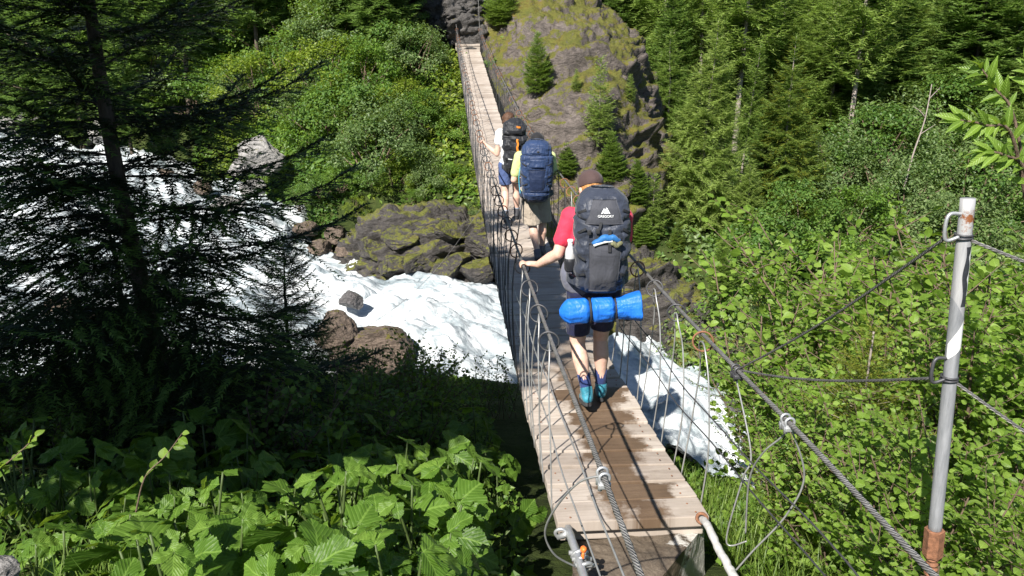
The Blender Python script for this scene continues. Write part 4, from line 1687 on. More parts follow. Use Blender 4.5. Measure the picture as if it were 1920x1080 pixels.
# stuff in the pocket
mb = MB()
for k, (x0, x1, dz, r) in enumerate(((-.075, .10, .0, .020),)):
    q = np.linspace(0, 1, 26)
    P = np.c_[x0 + (x1 - x0) * q, np.full(26, 0.0), .372 + .042 * np.sin(q * 2.6) + .004 * np.sin(q * 19)]
    P[:, 1] = [pack_surface(prof1, 2.9, z, x) - .016 for x, _, z in P]
    mb.add(*tube(P + pc1, r * (.7 + .6 * np.sin(q * np.pi)), 12))
mb.build('packed_cloth', M_BLUECLOTH, bp1)
q = np.linspace(0, 1, 20)
P = np.c_[-.070 + .12 * q, np.zeros(20), .366 + .030 * np.sin(q * 1.7)]
P[:, 1] = [pack_surface(prof1, 2.9, z, x) - .030 for x, _, z in P]
MB().add(*tube(P + pc1, .009, 8)).build('packed_map', M_PALE, bp1)
q = np.linspace(0, 1, 20)
P = np.c_[.045 + .065 * q, np.zeros(20), .372 + .010 * np.sin(q * 9)]
P[:, 1] = [pack_surface(prof1, 2.9, z, x) - .030 for x, _, z in P]
MB().add(*tube(P + pc1, .015, 8)).build('packed_pouch', M_OLIVE, bp1)
# straps and buckles


def on(prof, squ, c, x, z, off=.012):
    return np.array([x, pack_surface(prof, squ, z, x) - off, z]) + c


strap([on(prof1, 2.9, pc1, .033, z, .034 if z < .40 else .020) for z in (.325, .35, .38, .41, .44, .47)], .020, .003, M_WEB, 'strap', bp1)
for xs in (-.062,):
    strap([on(prof1, 2.9, pc1, xs + .01 * k, z, .014) for k, z in enumerate((.36, .40, .44, .48, .52, .56))], .018, .002, M_WEB, 'strap', bp1)
for z0, z1 in ((.42, .47), (.30, .26), (.13, .16), (.55, .59)):
    for s in (-1, 1):
        xs = np.array([.181, .165, .145, .12]) * s
        strap([on(prof1, 2.9, pc1, x, z0 + (z1 - z0) * k / 3, .012) for k, x in enumerate(xs)], .016, .002, M_WEB, 'strap', bp1, (s * .6, -1, 0))
for x, z in ((-.045, .462), (-.10, .452), (.033, .395)):
    p = on(prof1, 2.9, pc1, x, z, .030)
    V, F = box(p, (.026, .012, .034), None, .004)
    MB().add(V, F).build('buckle', M_WEB, bp1)
# hip belt, shoulder straps
for s in (-1, 1):
    strap([pc1 + (s * .13, .02, .05), pc1 + (s * .20, .12, .06), pc1 + (s * .20, .26, .05), pc1 + (s * .12, .36, .03), pc1 + (s * .02, .39, .02)], .06, .010, M_SLATE, 'hip_belt', bp1, (s, 0, .01))
    strap([pc1 + (s * .08, .10, .50), pc1 + (s * .11, .24, .555), pc1 + (s * .12, .36, .50), pc1 + (s * .12, .415, .38), pc1 + (s * .14, .36, .22), pc1 + (s * .17, .20, .14)], .055, .008, M_SLATE, 'shoulder_strap', bp1, (s * .2, 0, 1.0) if False else (0, .7, .7))
# bottle in the left side pocket
bt = thing('water_bottle', pc1 + (-.205, .03, .16), 'clear water bottle in the left side pocket of the slate pack', 'bottle')
zz = np.array([0, .004, .01, .10, .13, .15, .156, .175, .18])
rr = np.array([.02, .032, .035, .035, .030, .018, .017, .017, .012])
V, F = tube(np.c_[np.zeros(9), np.zeros(9), zz] + pc1 + (-.205, .03, .16), rr, 18)
mt = NT('clear_plastic')
mt.bsdf((.80, .82, .84), .15, 0, None, .5, **{'Transmission Weight': .45})
MB().add(V, F).build('bottle', mt.m, bt)
MB().add(*tube(pc1 + (-.205, .03, 0) + np.array([(0, 0, .335), (0, 0, .338), (0, 0, .352), (0, 0, .355)]), np.array([.018, .020, .020, .017]), 16)).build('cap', M_LOGO, bt)
V, F = tube(pc1 + np.array([(-.203, .03, .13), (-.203, .03, .15), (-.204, .03, .20), (-.205, .03, .225)]), np.array([.030, .042, .042, .041]), 16)
MB().add(V, F).build('side_pocket', M_BLACKN, bp1)


def text_mesh(body, size, ext):
    cu = bpy.data.curves.new('txt', 'FONT')
    cu.body = body
    cu.size = size
    cu.extrude = ext
    cu.align_x = 'CENTER'
    o = bpy.data.objects.new('txt', cu)
    COL.objects.link(o)
    me = bpy.data.meshes.new_from_object(o.evaluated_get(bpy.context.evaluated_depsgraph_get()))
    bpy.data.objects.remove(o)
    V = np.array([v.co[:] for v in me.vertices])
    F = {}
    for p in me.polygons:
        F.setdefault(len(p.vertices), []).append(list(p.vertices))
    bpy.data.meshes.remove(me)
    return V, [np.array(f) for f in F.values()]


def print_on(V, F, c, prof, squ, x0, z0, mat, name, parent, off):
    W_ = np.c_[V[:, 0] + x0, np.zeros(len(V)), V[:, 1] + z0]
    W_[:, 1] = [pack_surface(prof, squ, z, x) - off for x, _, z in W_]
    W_[:, 1] -= V[:, 2]
    return MB().add(W_ + c, F).build(name, mat, parent, smooth=False)


V, F = text_mesh('GREGORY', .0225, .0008)
print_on(V, F, pc1, prof1, 2.9, .004, .548, M_LOGO, 'lettering', bp1, .028)
tri = []
mb = MB()
for pts in ([(-.030, 0), (-.013, .034), (-.007, .028), (-.012, .018), (-.020, 0)], [(-.014, 0), (.004, .040), (.012, .028), (-.002, 0)], [(.002, 0), (.014, .026), (.028, 0), (.020, 0), (.013, .012), (.010, 0)]):
    n = len(pts)
    V = np.array([(x, y, .0008) for x, y in pts] + [(x, y, -.0008) for x, y in pts] + [(np.mean([p[0] for p in pts]), np.mean([p[1] for p in pts]) * .9, .0008)])
    j = np.arange(n)
    F = [np.stack([j, (j + 1) % n, np.full(n, 2 * n)], -1), np.stack([j, j + n, (j + 1) % n + n, (j + 1) % n], -1)]
    W_ = np.c_[V[:, 0] + .004, np.zeros(len(V)), V[:, 1] + .572]
    W_[:, 1] = [pack_surface(prof1, 2.9, z, x) - .028 for x, _, z in W_]
    W_[:, 1] -= V[:, 2]
    mb.add(W_ + pc1, F)
mb.build('emblem', M_LOGO, bp1, smooth=False)

# ---- blue roll under the pack
rc = O1 + np.array([.008, -.27, .858])
roll = thing('tarp_roll', rc, 'crumpled bright blue tarp roll strapped beneath the slate backpack', 'tarp')
nx, na = 90, 48
x = np.linspace(-.285, .285, nx)
q = (x + .285) / .57
rad = .090 * np.ones(nx)
rad *= np.clip(np.sqrt(np.clip(q * 9, .05, 1)), 0, 1)
rad -= .026 * np.exp(-((x + .075) / .018) ** 2) + .030 * np.exp(-((x - .10) / .018) ** 2)
rad = np.where(x > .10, .078 + .022 * sstep(.12, .285, x), rad)
rad = np.where(x > .272, rad * (1 - (x - .272) / .013 * .75), rad)
a = np.linspace(0, 2 * np.pi, na, endpoint=False)
A_, X_ = np.meshgrid(a, x)
Pn = np.stack([X_ * 3.5, np.cos(A_) * 1.7, np.sin(A_) * 1.7], -1).reshape(-1, 3)
Pl = np.stack([X_ * 2.6 + A_ * .25, np.cos(A_) * 3.4, np.sin(A_) * 3.4], -1).reshape(-1, 3)
rr = rad[:, None] * (1 + (.07 * fbm(Pn, 3, 3) + .17 * (np.abs(fbm(Pl, 2, 8)) - .2) + .02 * np.abs(fbm(Pn * 3, 2, 12))).reshape(nx, na))
rr = rr * (1 + .12 * sstep(.12, .28, X_) * np.cos(A_ * 3 + 1))
Yr, Zr = rr * np.cos(A_) * .95, rr * np.sin(A_)
V = np.stack([X_, Yr, Zr], -1).reshape(-1, 3)
V = V @ np.array(Euler((0, -.07, .04)).to_matrix()).T
F = [grid_faces(nx, na)]
i = np.arange(nx - 1)
F.append(np.stack([i * na + na - 1, (i + 1) * na + na - 1, (i + 1) * na, i * na], -1))
F[1] = F[1][:, ::-1]
V = np.r_[V, [V[:na].mean(0)], [V[(nx - 1) * na:].mean(0)]]
j = np.arange(na)
F += [np.stack([np.full(na, nx * na), j, (j + 1) % na], -1), np.stack([np.full(na, nx * na + 1), (nx - 1) * na + (j + 1) % na, (nx - 1) * na + j], -1)]
MB().add(V + rc, F).build('tarp', M_TARP, roll)
Rr = np.array(Euler((0, -.07, .04)).to_matrix())
for xs, rs in ((-.075, .074), (.10, .066)):
    th_ = np.linspace(-.3, 2 * np.pi - .6, 40)
    P = np.c_[np.full(40, xs), np.cos(th_) * rs, np.sin(th_) * (rs + .006)] @ Rr.T + rc
    N = np.c_[np.zeros(40), np.cos(th_), np.sin(th_)] @ Rr.T
    V, F = tube(P, .009, 8)
    MB().add(V, F).build('strap', M_WEB, roll)
p = np.array([.10, -.075, -.05]) @ Rr.T + rc
strap([p, p + (.004, -.004, -.04), p + (.0, .0, -.09), p + (.006, .004, -.125)], .018, .002, M_WEB, 'strap_tail', roll)

# ---- hiker 2
O2 = np.array([.30, 10.1, deckZ(10.1)])
J2 = dict(head=(.02, .20, 1.47), neck=(.01, .10, 1.36), chest=(0, .05, 1.17), pelvis=(-.02, .0, .83),
          shL=(-.205, .08, 1.31), elL=(-.275, .04, 1.02), wrL=(-.20, .25, .98),
          shR=(.19, .08, 1.31), elR=(.23, .10, 1.05), wrR=(.15, .30, 1.05),
          hipL=(-.10, .0, .82), hipR=(.075, .02, .82), knL=(-.035, .0, .44), knR=(.10, .10, .45),
          anL=(.030, -.17, .10), anR=(.095, .12, .095), toeL=(.05, .02, .035), toeR=(.11, .31, .035), sleeve=.7, hem=.90, flare=.125, sock=.14, boot=.05)
m2 = dict(skin=M_SKIN, hair=hairmat('dark_hair', (.012, .010, .009), (.05, .04, .035)), shirt=cloth('lemon_jersey', (.46, .52, .22), .12, .8, 600, .5),
          shorts=cloth('khaki_cotton', (.33, .28, .225), .14, .85, 500, .7), sock=cloth('dark_sock', (.015, .025, .07), .25, .9, 700, .3),
          shoe=cloth('brown_boot', (.10, .10, .12), .4, .7, 300, .4, 2))
p2, g2 = make_person(O2, J2, 'hiker in khaki shorts and lemon shirt nearly hidden by a tall navy pack', m2, head_pitch=.35, cap=cloth('black_cap', (.012, .012, .014), .25, .8, 500, .3))
pc2 = O2 + np.array([.005, -.27, .80])
prof2 = [(0, .11, .08, .03, 0), (.03, .150, .125, .02, 0), (.10, .172, .150, .0, 0), (.28, .198, .165, -.01, 0), (.45, .205, .165, -.01, 0), (.56, .196, .16, -.005, 0), (.60, .188, .15, .0, 0), (.68, .178, .14, .01, 0), (.735, .14, .10, .02, 0), (.765, .07, .055, .03, 0)]
bp2 = thing('backpack', pc2, 'tall navy blue trekking backpack on the hiker in khaki shorts', 'backpack', 'trekking backpacks')


def d2_(V):
    z, x = V[:, 2], V[:, 0]
    return -.014 * np.exp(-((z - .585) / .010) ** 2) - .010 * np.exp(-((z - .13) / .008) ** 2) - .008 * np.exp(-((np.abs(x) - .125 - .04 * z) / .008) ** 2)


V, F = loft(pc2, prof2, nz=100, na=100, disp=d2_, seed=6, foldk=.008)
MB().add(V, F).build('main_bag', M_NAVY, bp2)
pocket(pc2, prof2, 2.9, .155, .42, lambda q: (-.085 - .02 * q, .085 + .02 * q), .018, M_NAVYD, 'front_pocket', bp2, seed=4)
pocket(pc2, prof2, 2.9, .44, .545, lambda q: (-.10, .10), .022, M_NAVY, 'flap_pocket', bp2, seed=7)
pocket(pc2, prof2, 2.9, .025, .12, lambda q: (-.12, .12), .015, M_NAVY, 'base_pocket', bp2, seed=8)
pocket(pc2, prof2, 2.9, .605, .70, lambda q: (-.11 + .02 * q, .11 - .02 * q), .016, M_NAVY, 'lid_panel', bp2, seed=9)
V, F = ico(2)
p = on(prof2, 2.9, pc2, .01, .635, .026)
MB().add(p + V * np.array([.016, .002, .012]), F).build('emblem', M_LOGO if False else M_WEB, bp2)
for z0, z1 in ((.50, .47), (.22, .25), (.36, .33)):
    for s in (-1, 1):
        xs = np.array([.198, .175, .155, .13]) * s * (.9 if z0 < .3 else 1)
        strap([on(prof2, 2.9, pc2, x, z0 + (z1 - z0) * k / 3, .012) for k, x in enumerate(xs)], .016, .002, M_WEB, 'strap', bp2, (s * .6, -1, 0))
for s in (-1, 1):
    strap([pc2 + (s * .13, .04, .06), pc2 + (s * .20, .16, .08), pc2 + (s * .20, .28, .07), pc2 + (s * .12, .38, .05)], .06, .010, M_NAVYD, 'hip_belt', bp2, (s, 0, .01))
    strap([pc2 + (s * .09, .10, .50), pc2 + (s * .12, .25, .575), pc2 + (s * .13, .37, .52), pc2 + (s * .13, .43, .40), pc2 + (s * .15, .36, .24), pc2 + (s * .18, .20, .16)], .055, .008, M_NAVYD, 'shoulder_strap', bp2, (0, .7, .7))
M_CYAN = cloth('cyan_webbing', (.05, .42, .60), .15, .6, 500, .2)
strap([pc2 + (-.203, .02, .10), pc2 + (-.218, .05, .22), pc2 + (-.216, .08, .34), pc2 + (-.19, .12, .46)], .02, .003, M_CYAN, 'blue_strap', bp2, (-1, 0, .01))
tp_ = thing('trekking_pole', O2 + (-.24, -.10, .62), 'black trekking pole dangling at the khaki shorted hikers side', 'trekking pole')
a_, b_ = O2 + np.array([-.17, -.12, .76]), O2 + np.array([-.25, -.16, .17])
MB().add(*tube(np.array([a_, a_ * .5 + b_ * .5, b_]), np.array([.009, .008, .006]), 8)).build('shaft', M_WEB, tp_)
MB().add(*tube(np.array([a_, a_ + (a_ - b_) * .2]), np.array([.014, .016]), 10)).build('grip', M_RUBBER, tp_)
MB().add(*torus(b_ + (a_ - b_) * .10, a_ - b_, .022, .008, 14, 6)).build('basket', M_WEB, tp_)

# ---- hiker 3
O3 = np.array([-.02, 12.05, deckZ(12.05)])
J3 = dict(head=(-.03, .12, 1.50), neck=(-.02, .07, 1.36), chest=(0, .05, 1.19), pelvis=(0, .02, .86),
          shL=(-.165, .07, 1.325), elL=PX(932, 289, 12.1) - O3, wrL=PX(913, 273, 12.28) - O3, gripL=1, gripcfgL=(-1, 12.36),
          shR=(.165, .07, 1.32), elR=(.19, .12, 1.06), wrR=(.13, .32, 1.08),
          hipL=(-.085, .02, .85), hipR=(.085, .03, .85), knL=(-.085, .0, .46), knR=(.085, .12, .47),
          anL=(-.075, -.17, .10), anR=(.095, .15, .095), toeL=(-.055, .02, .035), toeR=(.11, .34, .035), sleeve=.40, hem=.70, flare=.095, sock=.24, boot=.085)
m3 = dict(skin=M_SKIN, hair=hairmat('brown_hair', (.030, .014, .008), (.13, .062, .03)), shirt=cloth('white_jersey', (.60, .60, .60), .06, .8, 600, .5),
          shorts=cloth('blue_cotton', (.055, .085, .20), .2, .8, 500, .6), sock=cloth('grey_sock', (.26, .30, .36), .2, .9, 700, .3),
          shoe=cloth('grey_boot', (.055, .055, .062), .4, .7, 300, .4, 2))
p3, g3 = make_person(O3, J3, 'brown haired hiker in white top and blue shorts at the front of the group', m3, sex=.93, head_pitch=.15, hair='long')
pc3 = O3 + np.array([.055, -.24, .775])
prof3 = [(0, .10, .07, .03, 0), (.03, .13, .11, .02, 0), (.12, .150, .140, .0, 0), (.30, .165, .150, -.01, 0), (.50, .175, .150, -.005, 0), (.56, .172, .14, .0, 0), (.64, .178, .15, .0, 0), (.73, .150, .12, .01, 0), (.78, .10, .08, .02, 0), (.80, .05, .04, .03, 0)]
bp3 = thing('backpack', pc3, 'crumpled black trekking backpack with orange strap on the brown haired hiker', 'backpack', 'trekking backpacks')


def d3(V):
    z, x = V[:, 2], V[:, 0]
    return -.018 * np.exp(-((z - .565) / .012) ** 2) + .010 * np.sin(z * 38 + 2 * np.sin(x * 17)) - .008 * np.exp(-((np.abs(x) - .10) / .008) ** 2)


V, F = loft(pc3, prof3, nz=90, na=90, disp=d3, seed=12, foldk=.014)
MB().add(V, F).build('main_bag', M_BLACKN, bp3)
pocket(pc3, prof3, 2.9, .10, .36, lambda q: (-.09, .07), .02, M_BLACKN, 'front_pocket', bp3, seed=5, foldk=.01)
pocket(pc3, prof3, 2.9, .58, .72, lambda q: (-.11, .11), .02, M_BLACKN, 'lid_panel', bp3, seed=15, foldk=.01)
strap([on(prof3, 2.9, pc3, .045 + .006 * math.sin(z * 60), z, .030) for z in np.linspace(.33, .52, 7)], .028, .004, M_ORG, 'orange_strap', bp3)
strap([on(prof3, 2.9, pc3, x, .69 + .006 * math.sin(x * 70), .036) for x in np.linspace(.03, .085, 5)], .026, .004, M_ORG, 'orange_tag', bp3)
strap([on(prof3, 2.9, pc3, x, .235 - .15 * (x + .09), .034) for x in np.linspace(-.09, -.03, 5)], .012, .003, M_PALE, 'reflective_strip', bp3)
for s in (-1, 1):
    strap([pc3 + (s * .11, .04, .06), pc3 + (s * .18, .16, .08), pc3 + (s * .18, .28, .07), pc3 + (s * .12, .38, .05)], .05, .010, M_BLACKN, 'hip_belt', bp3, (s, 0, .01))
    strap([pc3 + (s * .08, .10, .52), pc3 + (s * .10, .24, .60), pc3 + (s * .11, .36, .54), pc3 + (s * .11, .40, .42), pc3 + (s * .13, .34, .26), pc3 + (s * .16, .20, .18)], .05, .008, M_BLACKN, 'shoulder_strap', bp3, (0, .7, .7))
    strap([on(prof3, 2.9, pc3, s * x, .42, .014) for x in (.168, .15, .13, .10)], .016, .002, M_WEB, 'strap', bp3, (s * .6, -1, 0))
# ------------------------------------------------------------------ vegetation materials
M_SPRUCE = leafmat('spruce_needles', ((.055, .105, .026), (.115, .195, .045), (.20, .285, .075)), .40, .6, .2, tcol=(.26, .42, .06))
M_LARCH = leafmat('larch_needles', ((.115, .19, .040), (.205, .31, .065), (.31, .40, .11)), .48, .6, .2, tcol=(.30, .42, .06))
M_PALEL = leafmat('pale_larch_needles', ((.15, .23, .05), (.26, .36, .085), (.37, .45, .14)), .5, .6, .2, tcol=(.38, .48, .09))
M_GOLD = leafmat('young_spruce_needles', ((.05, .075, .012), (.12, .155, .02), (.24, .25, .035)), .35, .6, .2, tcol=(.36, .36, .03))
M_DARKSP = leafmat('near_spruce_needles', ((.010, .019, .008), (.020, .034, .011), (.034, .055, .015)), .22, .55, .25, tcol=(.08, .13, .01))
M_TIP = leafmat('spring_tips', ((.07, .13, .018), (.13, .22, .03), (.20, .30, .05)), .4, .55, .2, tcol=(.30, .42, .03))
M_BUSH = [leafmat('bush_leaves_fresh', ((.050, .110, .014), (.105, .20, .026), (.19, .29, .045)), .42),
          leafmat('bush_leaves_mid', ((.040, .095, .018), (.080, .160, .030), (.15, .235, .05)), .4),
          leafmat('bush_leaves_grey', ((.060, .105, .032), (.115, .180, .058), (.20, .26, .10)), .38),
          leafmat('bush_leaves_yellow', ((.075, .120, .012), (.155, .225, .022), (.27, .32, .045)), .44)]
M_ALDER = leafmat('alder_leaves', ((.085, .16, .016), (.15, .25, .030), (.24, .35, .065)), .45, .38, .4, True, (.42, .60, .03))
M_ADEN = leafmat('broad_leaves', ((.040, .095, .012), (.085, .17, .020), (.17, .275, .045)), .42, .45, .3, True, (.34, .50, .03))
M_GRASS = leafmat('grass_blades', ((.05, .10, .012), (.10, .17, .022), (.18, .25, .05)), .4, .45, .3)
M_BARK = bark('spruce_bark', (.035, .026, .020), (.12, .095, .075))
M_BARKL = bark('grey_bark', (.16, .13, .115), (.36, .31, .28), 14, .3)
M_STEM = bark('shrub_bark', (.075, .052, .036), (.20, .145, .105), 18, .3)
M_GSTEM = simple('green_stem', (.055, .085, .02), .6, 0, .25, 20, .1)


def needles(P, T, N, ln, wd, ang, rng):
    """triangles at P (n,3) with twig direction T and side N; returns V (3n,3)"""
    n = len(P)
    d = T * np.cos(ang)[:, None] + N * np.sin(ang)[:, None] + rng.normal(0, .16, (n, 3))
    d[:, 2] += .10
    d /= np.linalg.norm(d, axis=1)[:, None]
    s = np.cross(d, rng.normal(0, .35, (n, 3)) + np.array([0, 0, 1.0]))
    s /= np.linalg.norm(s, axis=1)[:, None] + 1e-9
    L = ln * rng.uniform(.7, 1.25, n)[:, None]
    V = np.stack([P - s * wd / 2, P + s * wd / 2, P + d * L], 1)
    return V.reshape(-1, 3)


def conifer(name, seed, h=8.0, rmax=1.5, base=.08, whorl=.25, per=8, twig=.085, nstep=.060, nlen=.17, nw=.050, droop=.35, mats=(None, None), tipmat=None, power=.85, gaps=0.0, trunk_r=None, side=.55, hang=.25, bend=0.0):
    """trunk + crown in local coordinates, root at the base"""
    rng = np.random.default_rng(seed)
    tr = trunk_r or h * .0088
    zz = np.linspace(0, h, 24)
    wob = np.c_[.02 * h * fbm(np.c_[zz * .25, zz * 0, zz * 0 + seed], 2, seed) + bend * (zz / h) ** 2, .02 * h * fbm(np.c_[zz * .25, zz * 0 + 5, zz * 0 + seed], 2, seed), zz]
    wob[:, :2] -= wob[0, :2]
    tV, tF = tube(wob, np.maximum(tr * (1 - zz / h) ** .8 * (1 + .35 * np.exp(-zz / .25)), .008), 9)
    trunk = MB().add(tV, tF)
    NV, TV = [], []
    z = base * h
    while z < h * .985:
        f = z / h
        prof = (1 - f) ** power * (1 - .35 * np.exp(-((f - base) / .10) ** 2)) * rmax
        k_n = max(3, int(round(per * (.65 + .5 * (1 - f)))))
        a0 = rng.uniform(0, 6.28)
        for k in range(k_n):
            if rng.uniform() < gaps:
                continue
            az = a0 + k * 2 * np.pi / k_n + rng.normal(0, .2)
            L = max(.12, prof * rng.uniform(.72, 1.15))
            zz0 = z + rng.normal(0, whorl * .25)
            o = np.array([np.interp(zz0, zz, wob[:, 0]), np.interp(zz0, zz, wob[:, 1]), zz0])
            el0 = .55 * f - droop * (1 - f) * .5 + rng.normal(0, .08)
            m = 9
            t_ = np.linspace(0, 1, m)
            rad = t_ * L
            zc = rad * math.tan(el0) - droop * L * .55 * (1 - f * .7) * (t_ ** 1.6) + .28 * L * t_ ** 3.2 * (1 - .2 * f)
            yaw = rng.normal(0, .10) * t_ ** 2 * L
            c_, s_ = math.cos(az), math.sin(az)
            P = np.c_[o[0] + c_ * rad - s_ * yaw, o[1] + s_ * rad + c_ * yaw, o[2] + zc]
            if L > .25:
                trunk.add(*tube(P, np.linspace(.009, .002, m) * (h / 8) ** .5 * (.5 + L / rmax), 4, cap=False))
            nt = max(3, int(L / twig))
            ts = np.linspace(.10, 1, nt)
            Bp = np.c_[np.interp(ts, t_, P[:, 0]), np.interp(ts, t_, P[:, 1]), np.interp(ts, t_, P[:, 2])]
            Bt = np.gradient(P, axis=0)
            Bt /= np.linalg.norm(Bt, axis=1)[:, None]
            Bt = np.c_[np.interp(ts, t_, Bt[:, 0]), np.interp(ts, t_, Bt[:, 1]), np.interp(ts, t_, Bt[:, 2])]
            S = np.cross(Bt, [0, 0, 1.0])
            S /= np.linalg.norm(S, axis=1)[:, None] + 1e-9
            for sd in (-1, 1):
                tl = side * L * (1 - ts) ** .75 * np.minimum(1, ts * 4 + .3) * rng.uniform(.6, 1.25, nt) + .05 + .03 * L
                nn = np.maximum(2, (tl / nstep).astype(int))
                idx = np.repeat(np.arange(nt), nn)
                q = np.concatenate([np.linspace(.05, 1, n_) for n_ in nn])
                d = Bt[idx] * .62 + S[idx] * sd * .78
                d += rng.normal(0, .12, (nt, 3))[idx]
                ll = (tl[idx] * q)[:, None]
                pp = Bp[idx] + d * ll
                pp[:, 2] -= hang * (ll[:, 0] ** 1.4) * (1.0 + rng.uniform(0, .6, nt)[idx])
                dd = d.copy()
                dd[:, 2] -= hang * 1.2 * ll[:, 0] ** .4
                dd /= np.linalg.norm(dd, axis=1)[:, None]
                s2 = np.cross(dd, [0, 0, 1.0])
                s2 /= np.linalg.norm(s2, axis=1)[:, None] + 1e-9
                tipm = (q > .72) & (rng.uniform(size=nt)[idx] < .8)
                for sgn in (-1, 1):
                    ang = rng.uniform(.35, .8, len(pp)) * sgn
                    V = needles(pp, dd, s2, nlen, nw, ang, rng).reshape(-1, 3, 3)
                    if tipmat is not None:
                        TV.append(V[tipm])
                        NV.append(V[~tipm])
                    else:
                        NV.append(V)
            # needles along the branch itself
            n2 = max(4, int(L / nstep))
            ts2 = np.linspace(.15, 1, n2)
            pp = np.c_[np.interp(ts2, t_, P[:, 0]), np.interp(ts2, t_, P[:, 1]), np.interp(ts2, t_, P[:, 2])]
            bt = np.c_[np.interp(ts2, ts, Bt[:, 0]), np.interp(ts2, ts, Bt[:, 1]), np.interp(ts2, ts, Bt[:, 2])]
            s2 = np.cross(bt, [0, 0, 1.0])
            for sgn in (-1, 1):
                NV.append(needles(pp, bt, s2, nlen * 1.1, nw, rng.uniform(.3, .8, n2) * sgn, rng).reshape(-1, 3, 3))
        z += whorl * (1 - .45 * f) * rng.uniform(.8, 1.2)
    # leader
    n2 = 40
    pp = np.c_[np.full(n2, wob[-1, 0]), np.full(n2, wob[-1, 1]), np.linspace(h * .95, h * 1.01, n2)]
    az = rng.uniform(0, 6.28, n2)
    NV.append(needles(pp, np.tile([0, 0, 1.0], (n2, 1)), np.c_[np.cos(az), np.sin(az), 0 * az], nlen, nw, np.full(n2, .7), rng).reshape(-1, 3, 3))
    crown = MB()
    A = np.concatenate(NV)
    crown.add(A.reshape(-1, 3), np.arange(len(A) * 3).reshape(-1, 3), 0)
    ms = [mats[1]]
    if tipmat is not None and TV:
        A = np.concatenate(TV)
        crown.add(A.reshape(-1, 3), np.arange(len(A) * 3).reshape(-1, 3), 1)
        ms.append(tipmat)
    return trunk.mesh(name + '_trunk'), crown.mesh(name + '_crown', smooth=False), mats[0], ms, h


def plant_proto(pa, names=('trunk', 'crown')):
    """keeps mesh data of a kind; instances are made by place()"""
    tm, cm, m0, ms, h = pa
    tm.materials.append(m0)
    for m in ms:
        cm.materials.append(m)
    return dict(t=tm, c=cm, h=h, n=names)


def place(proto, kind, loc, scale, rz, label, cat, group=None, sxy=1.0, tilt=(0, 0)):
    e = thing(kind, loc, label, cat, group)
    e.rotation_euler = (tilt[0], tilt[1], rz)
    e.scale = (scale * sxy, scale * sxy, scale)
    for key, nm in zip(('t', 'c'), proto['n']):
        o = bpy.data.objects.new(nm, proto[key])
        COL.objects.link(o)
        o.parent = e
    return e


def leaf_cloud(tmpl, st, P, D, Nn, size, rng):
    """instances of a leaf template (x width, y length, z up) at P, pointing D with normal Nn"""
    D = D / (np.linalg.norm(D, axis=1)[:, None] + 1e-9)
    X = np.cross(D, Nn)
    X /= np.linalg.norm(X, axis=1)[:, None] + 1e-9
    Z = np.cross(X, D)
    V = P[:, None] + size[:, None, None] * (tmpl[None, :, :1] * X[:, None] + tmpl[None, :, 1:2] * D[:, None] + tmpl[None, :, 2:] * Z[:, None])
    A = np.tile(st, (len(P), 1))
    return V.reshape(-1, 3), A


def strip_leaf(prof, fold=.25, droop=.25, curl=0.0):
    """leaf from a half-width profile [(y,w)...]: midrib + two sides"""
    V, st = [], []
    for y, w_ in prof:
        z = -droop * y * y
        V += [(-w_, y, z + fold * w_ - curl * w_ * w_), (0, y, z), (w_, y, z + fold * w_ - curl * w_ * w_)]
        st += [(-w_ * 2, y, 0), (0, y, 0), (w_ * 2, y, 0)]
    V, st = np.array(V), np.array(st)
    F = []
    for i in range(len(prof) - 1):
        a = i * 3
        F += [(a, a + 1, a + 4, a + 3), (a + 1, a + 2, a + 5, a + 4)]
    return V, np.array(F), st


OVATE = strip_leaf([(0, .01), (.1, .20), (.28, .37), (.5, .42), (.7, .34), (.88, .17), (1.0, .012)], .22, .28, .1)
LANCE = strip_leaf([(0, .01), (.2, .12), (.45, .17), (.7, .13), (.9, .05), (1.0, .006)], .35, .3)
DIAM = (np.array([(0, 0, 0), (-.30, .5, .06), (0, .45, -.03), (.30, .5, .06), (0, 1, -.12)]), np.array([(0, 2, 1), (0, 3, 2), (2, 4, 1), (2, 3, 4)]), np.zeros((5, 3)))


def rep_faces(F, n, nv):
    return (F[None] + (np.arange(n) * nv)[:, None, None]).reshape(-1, F.shape[1])


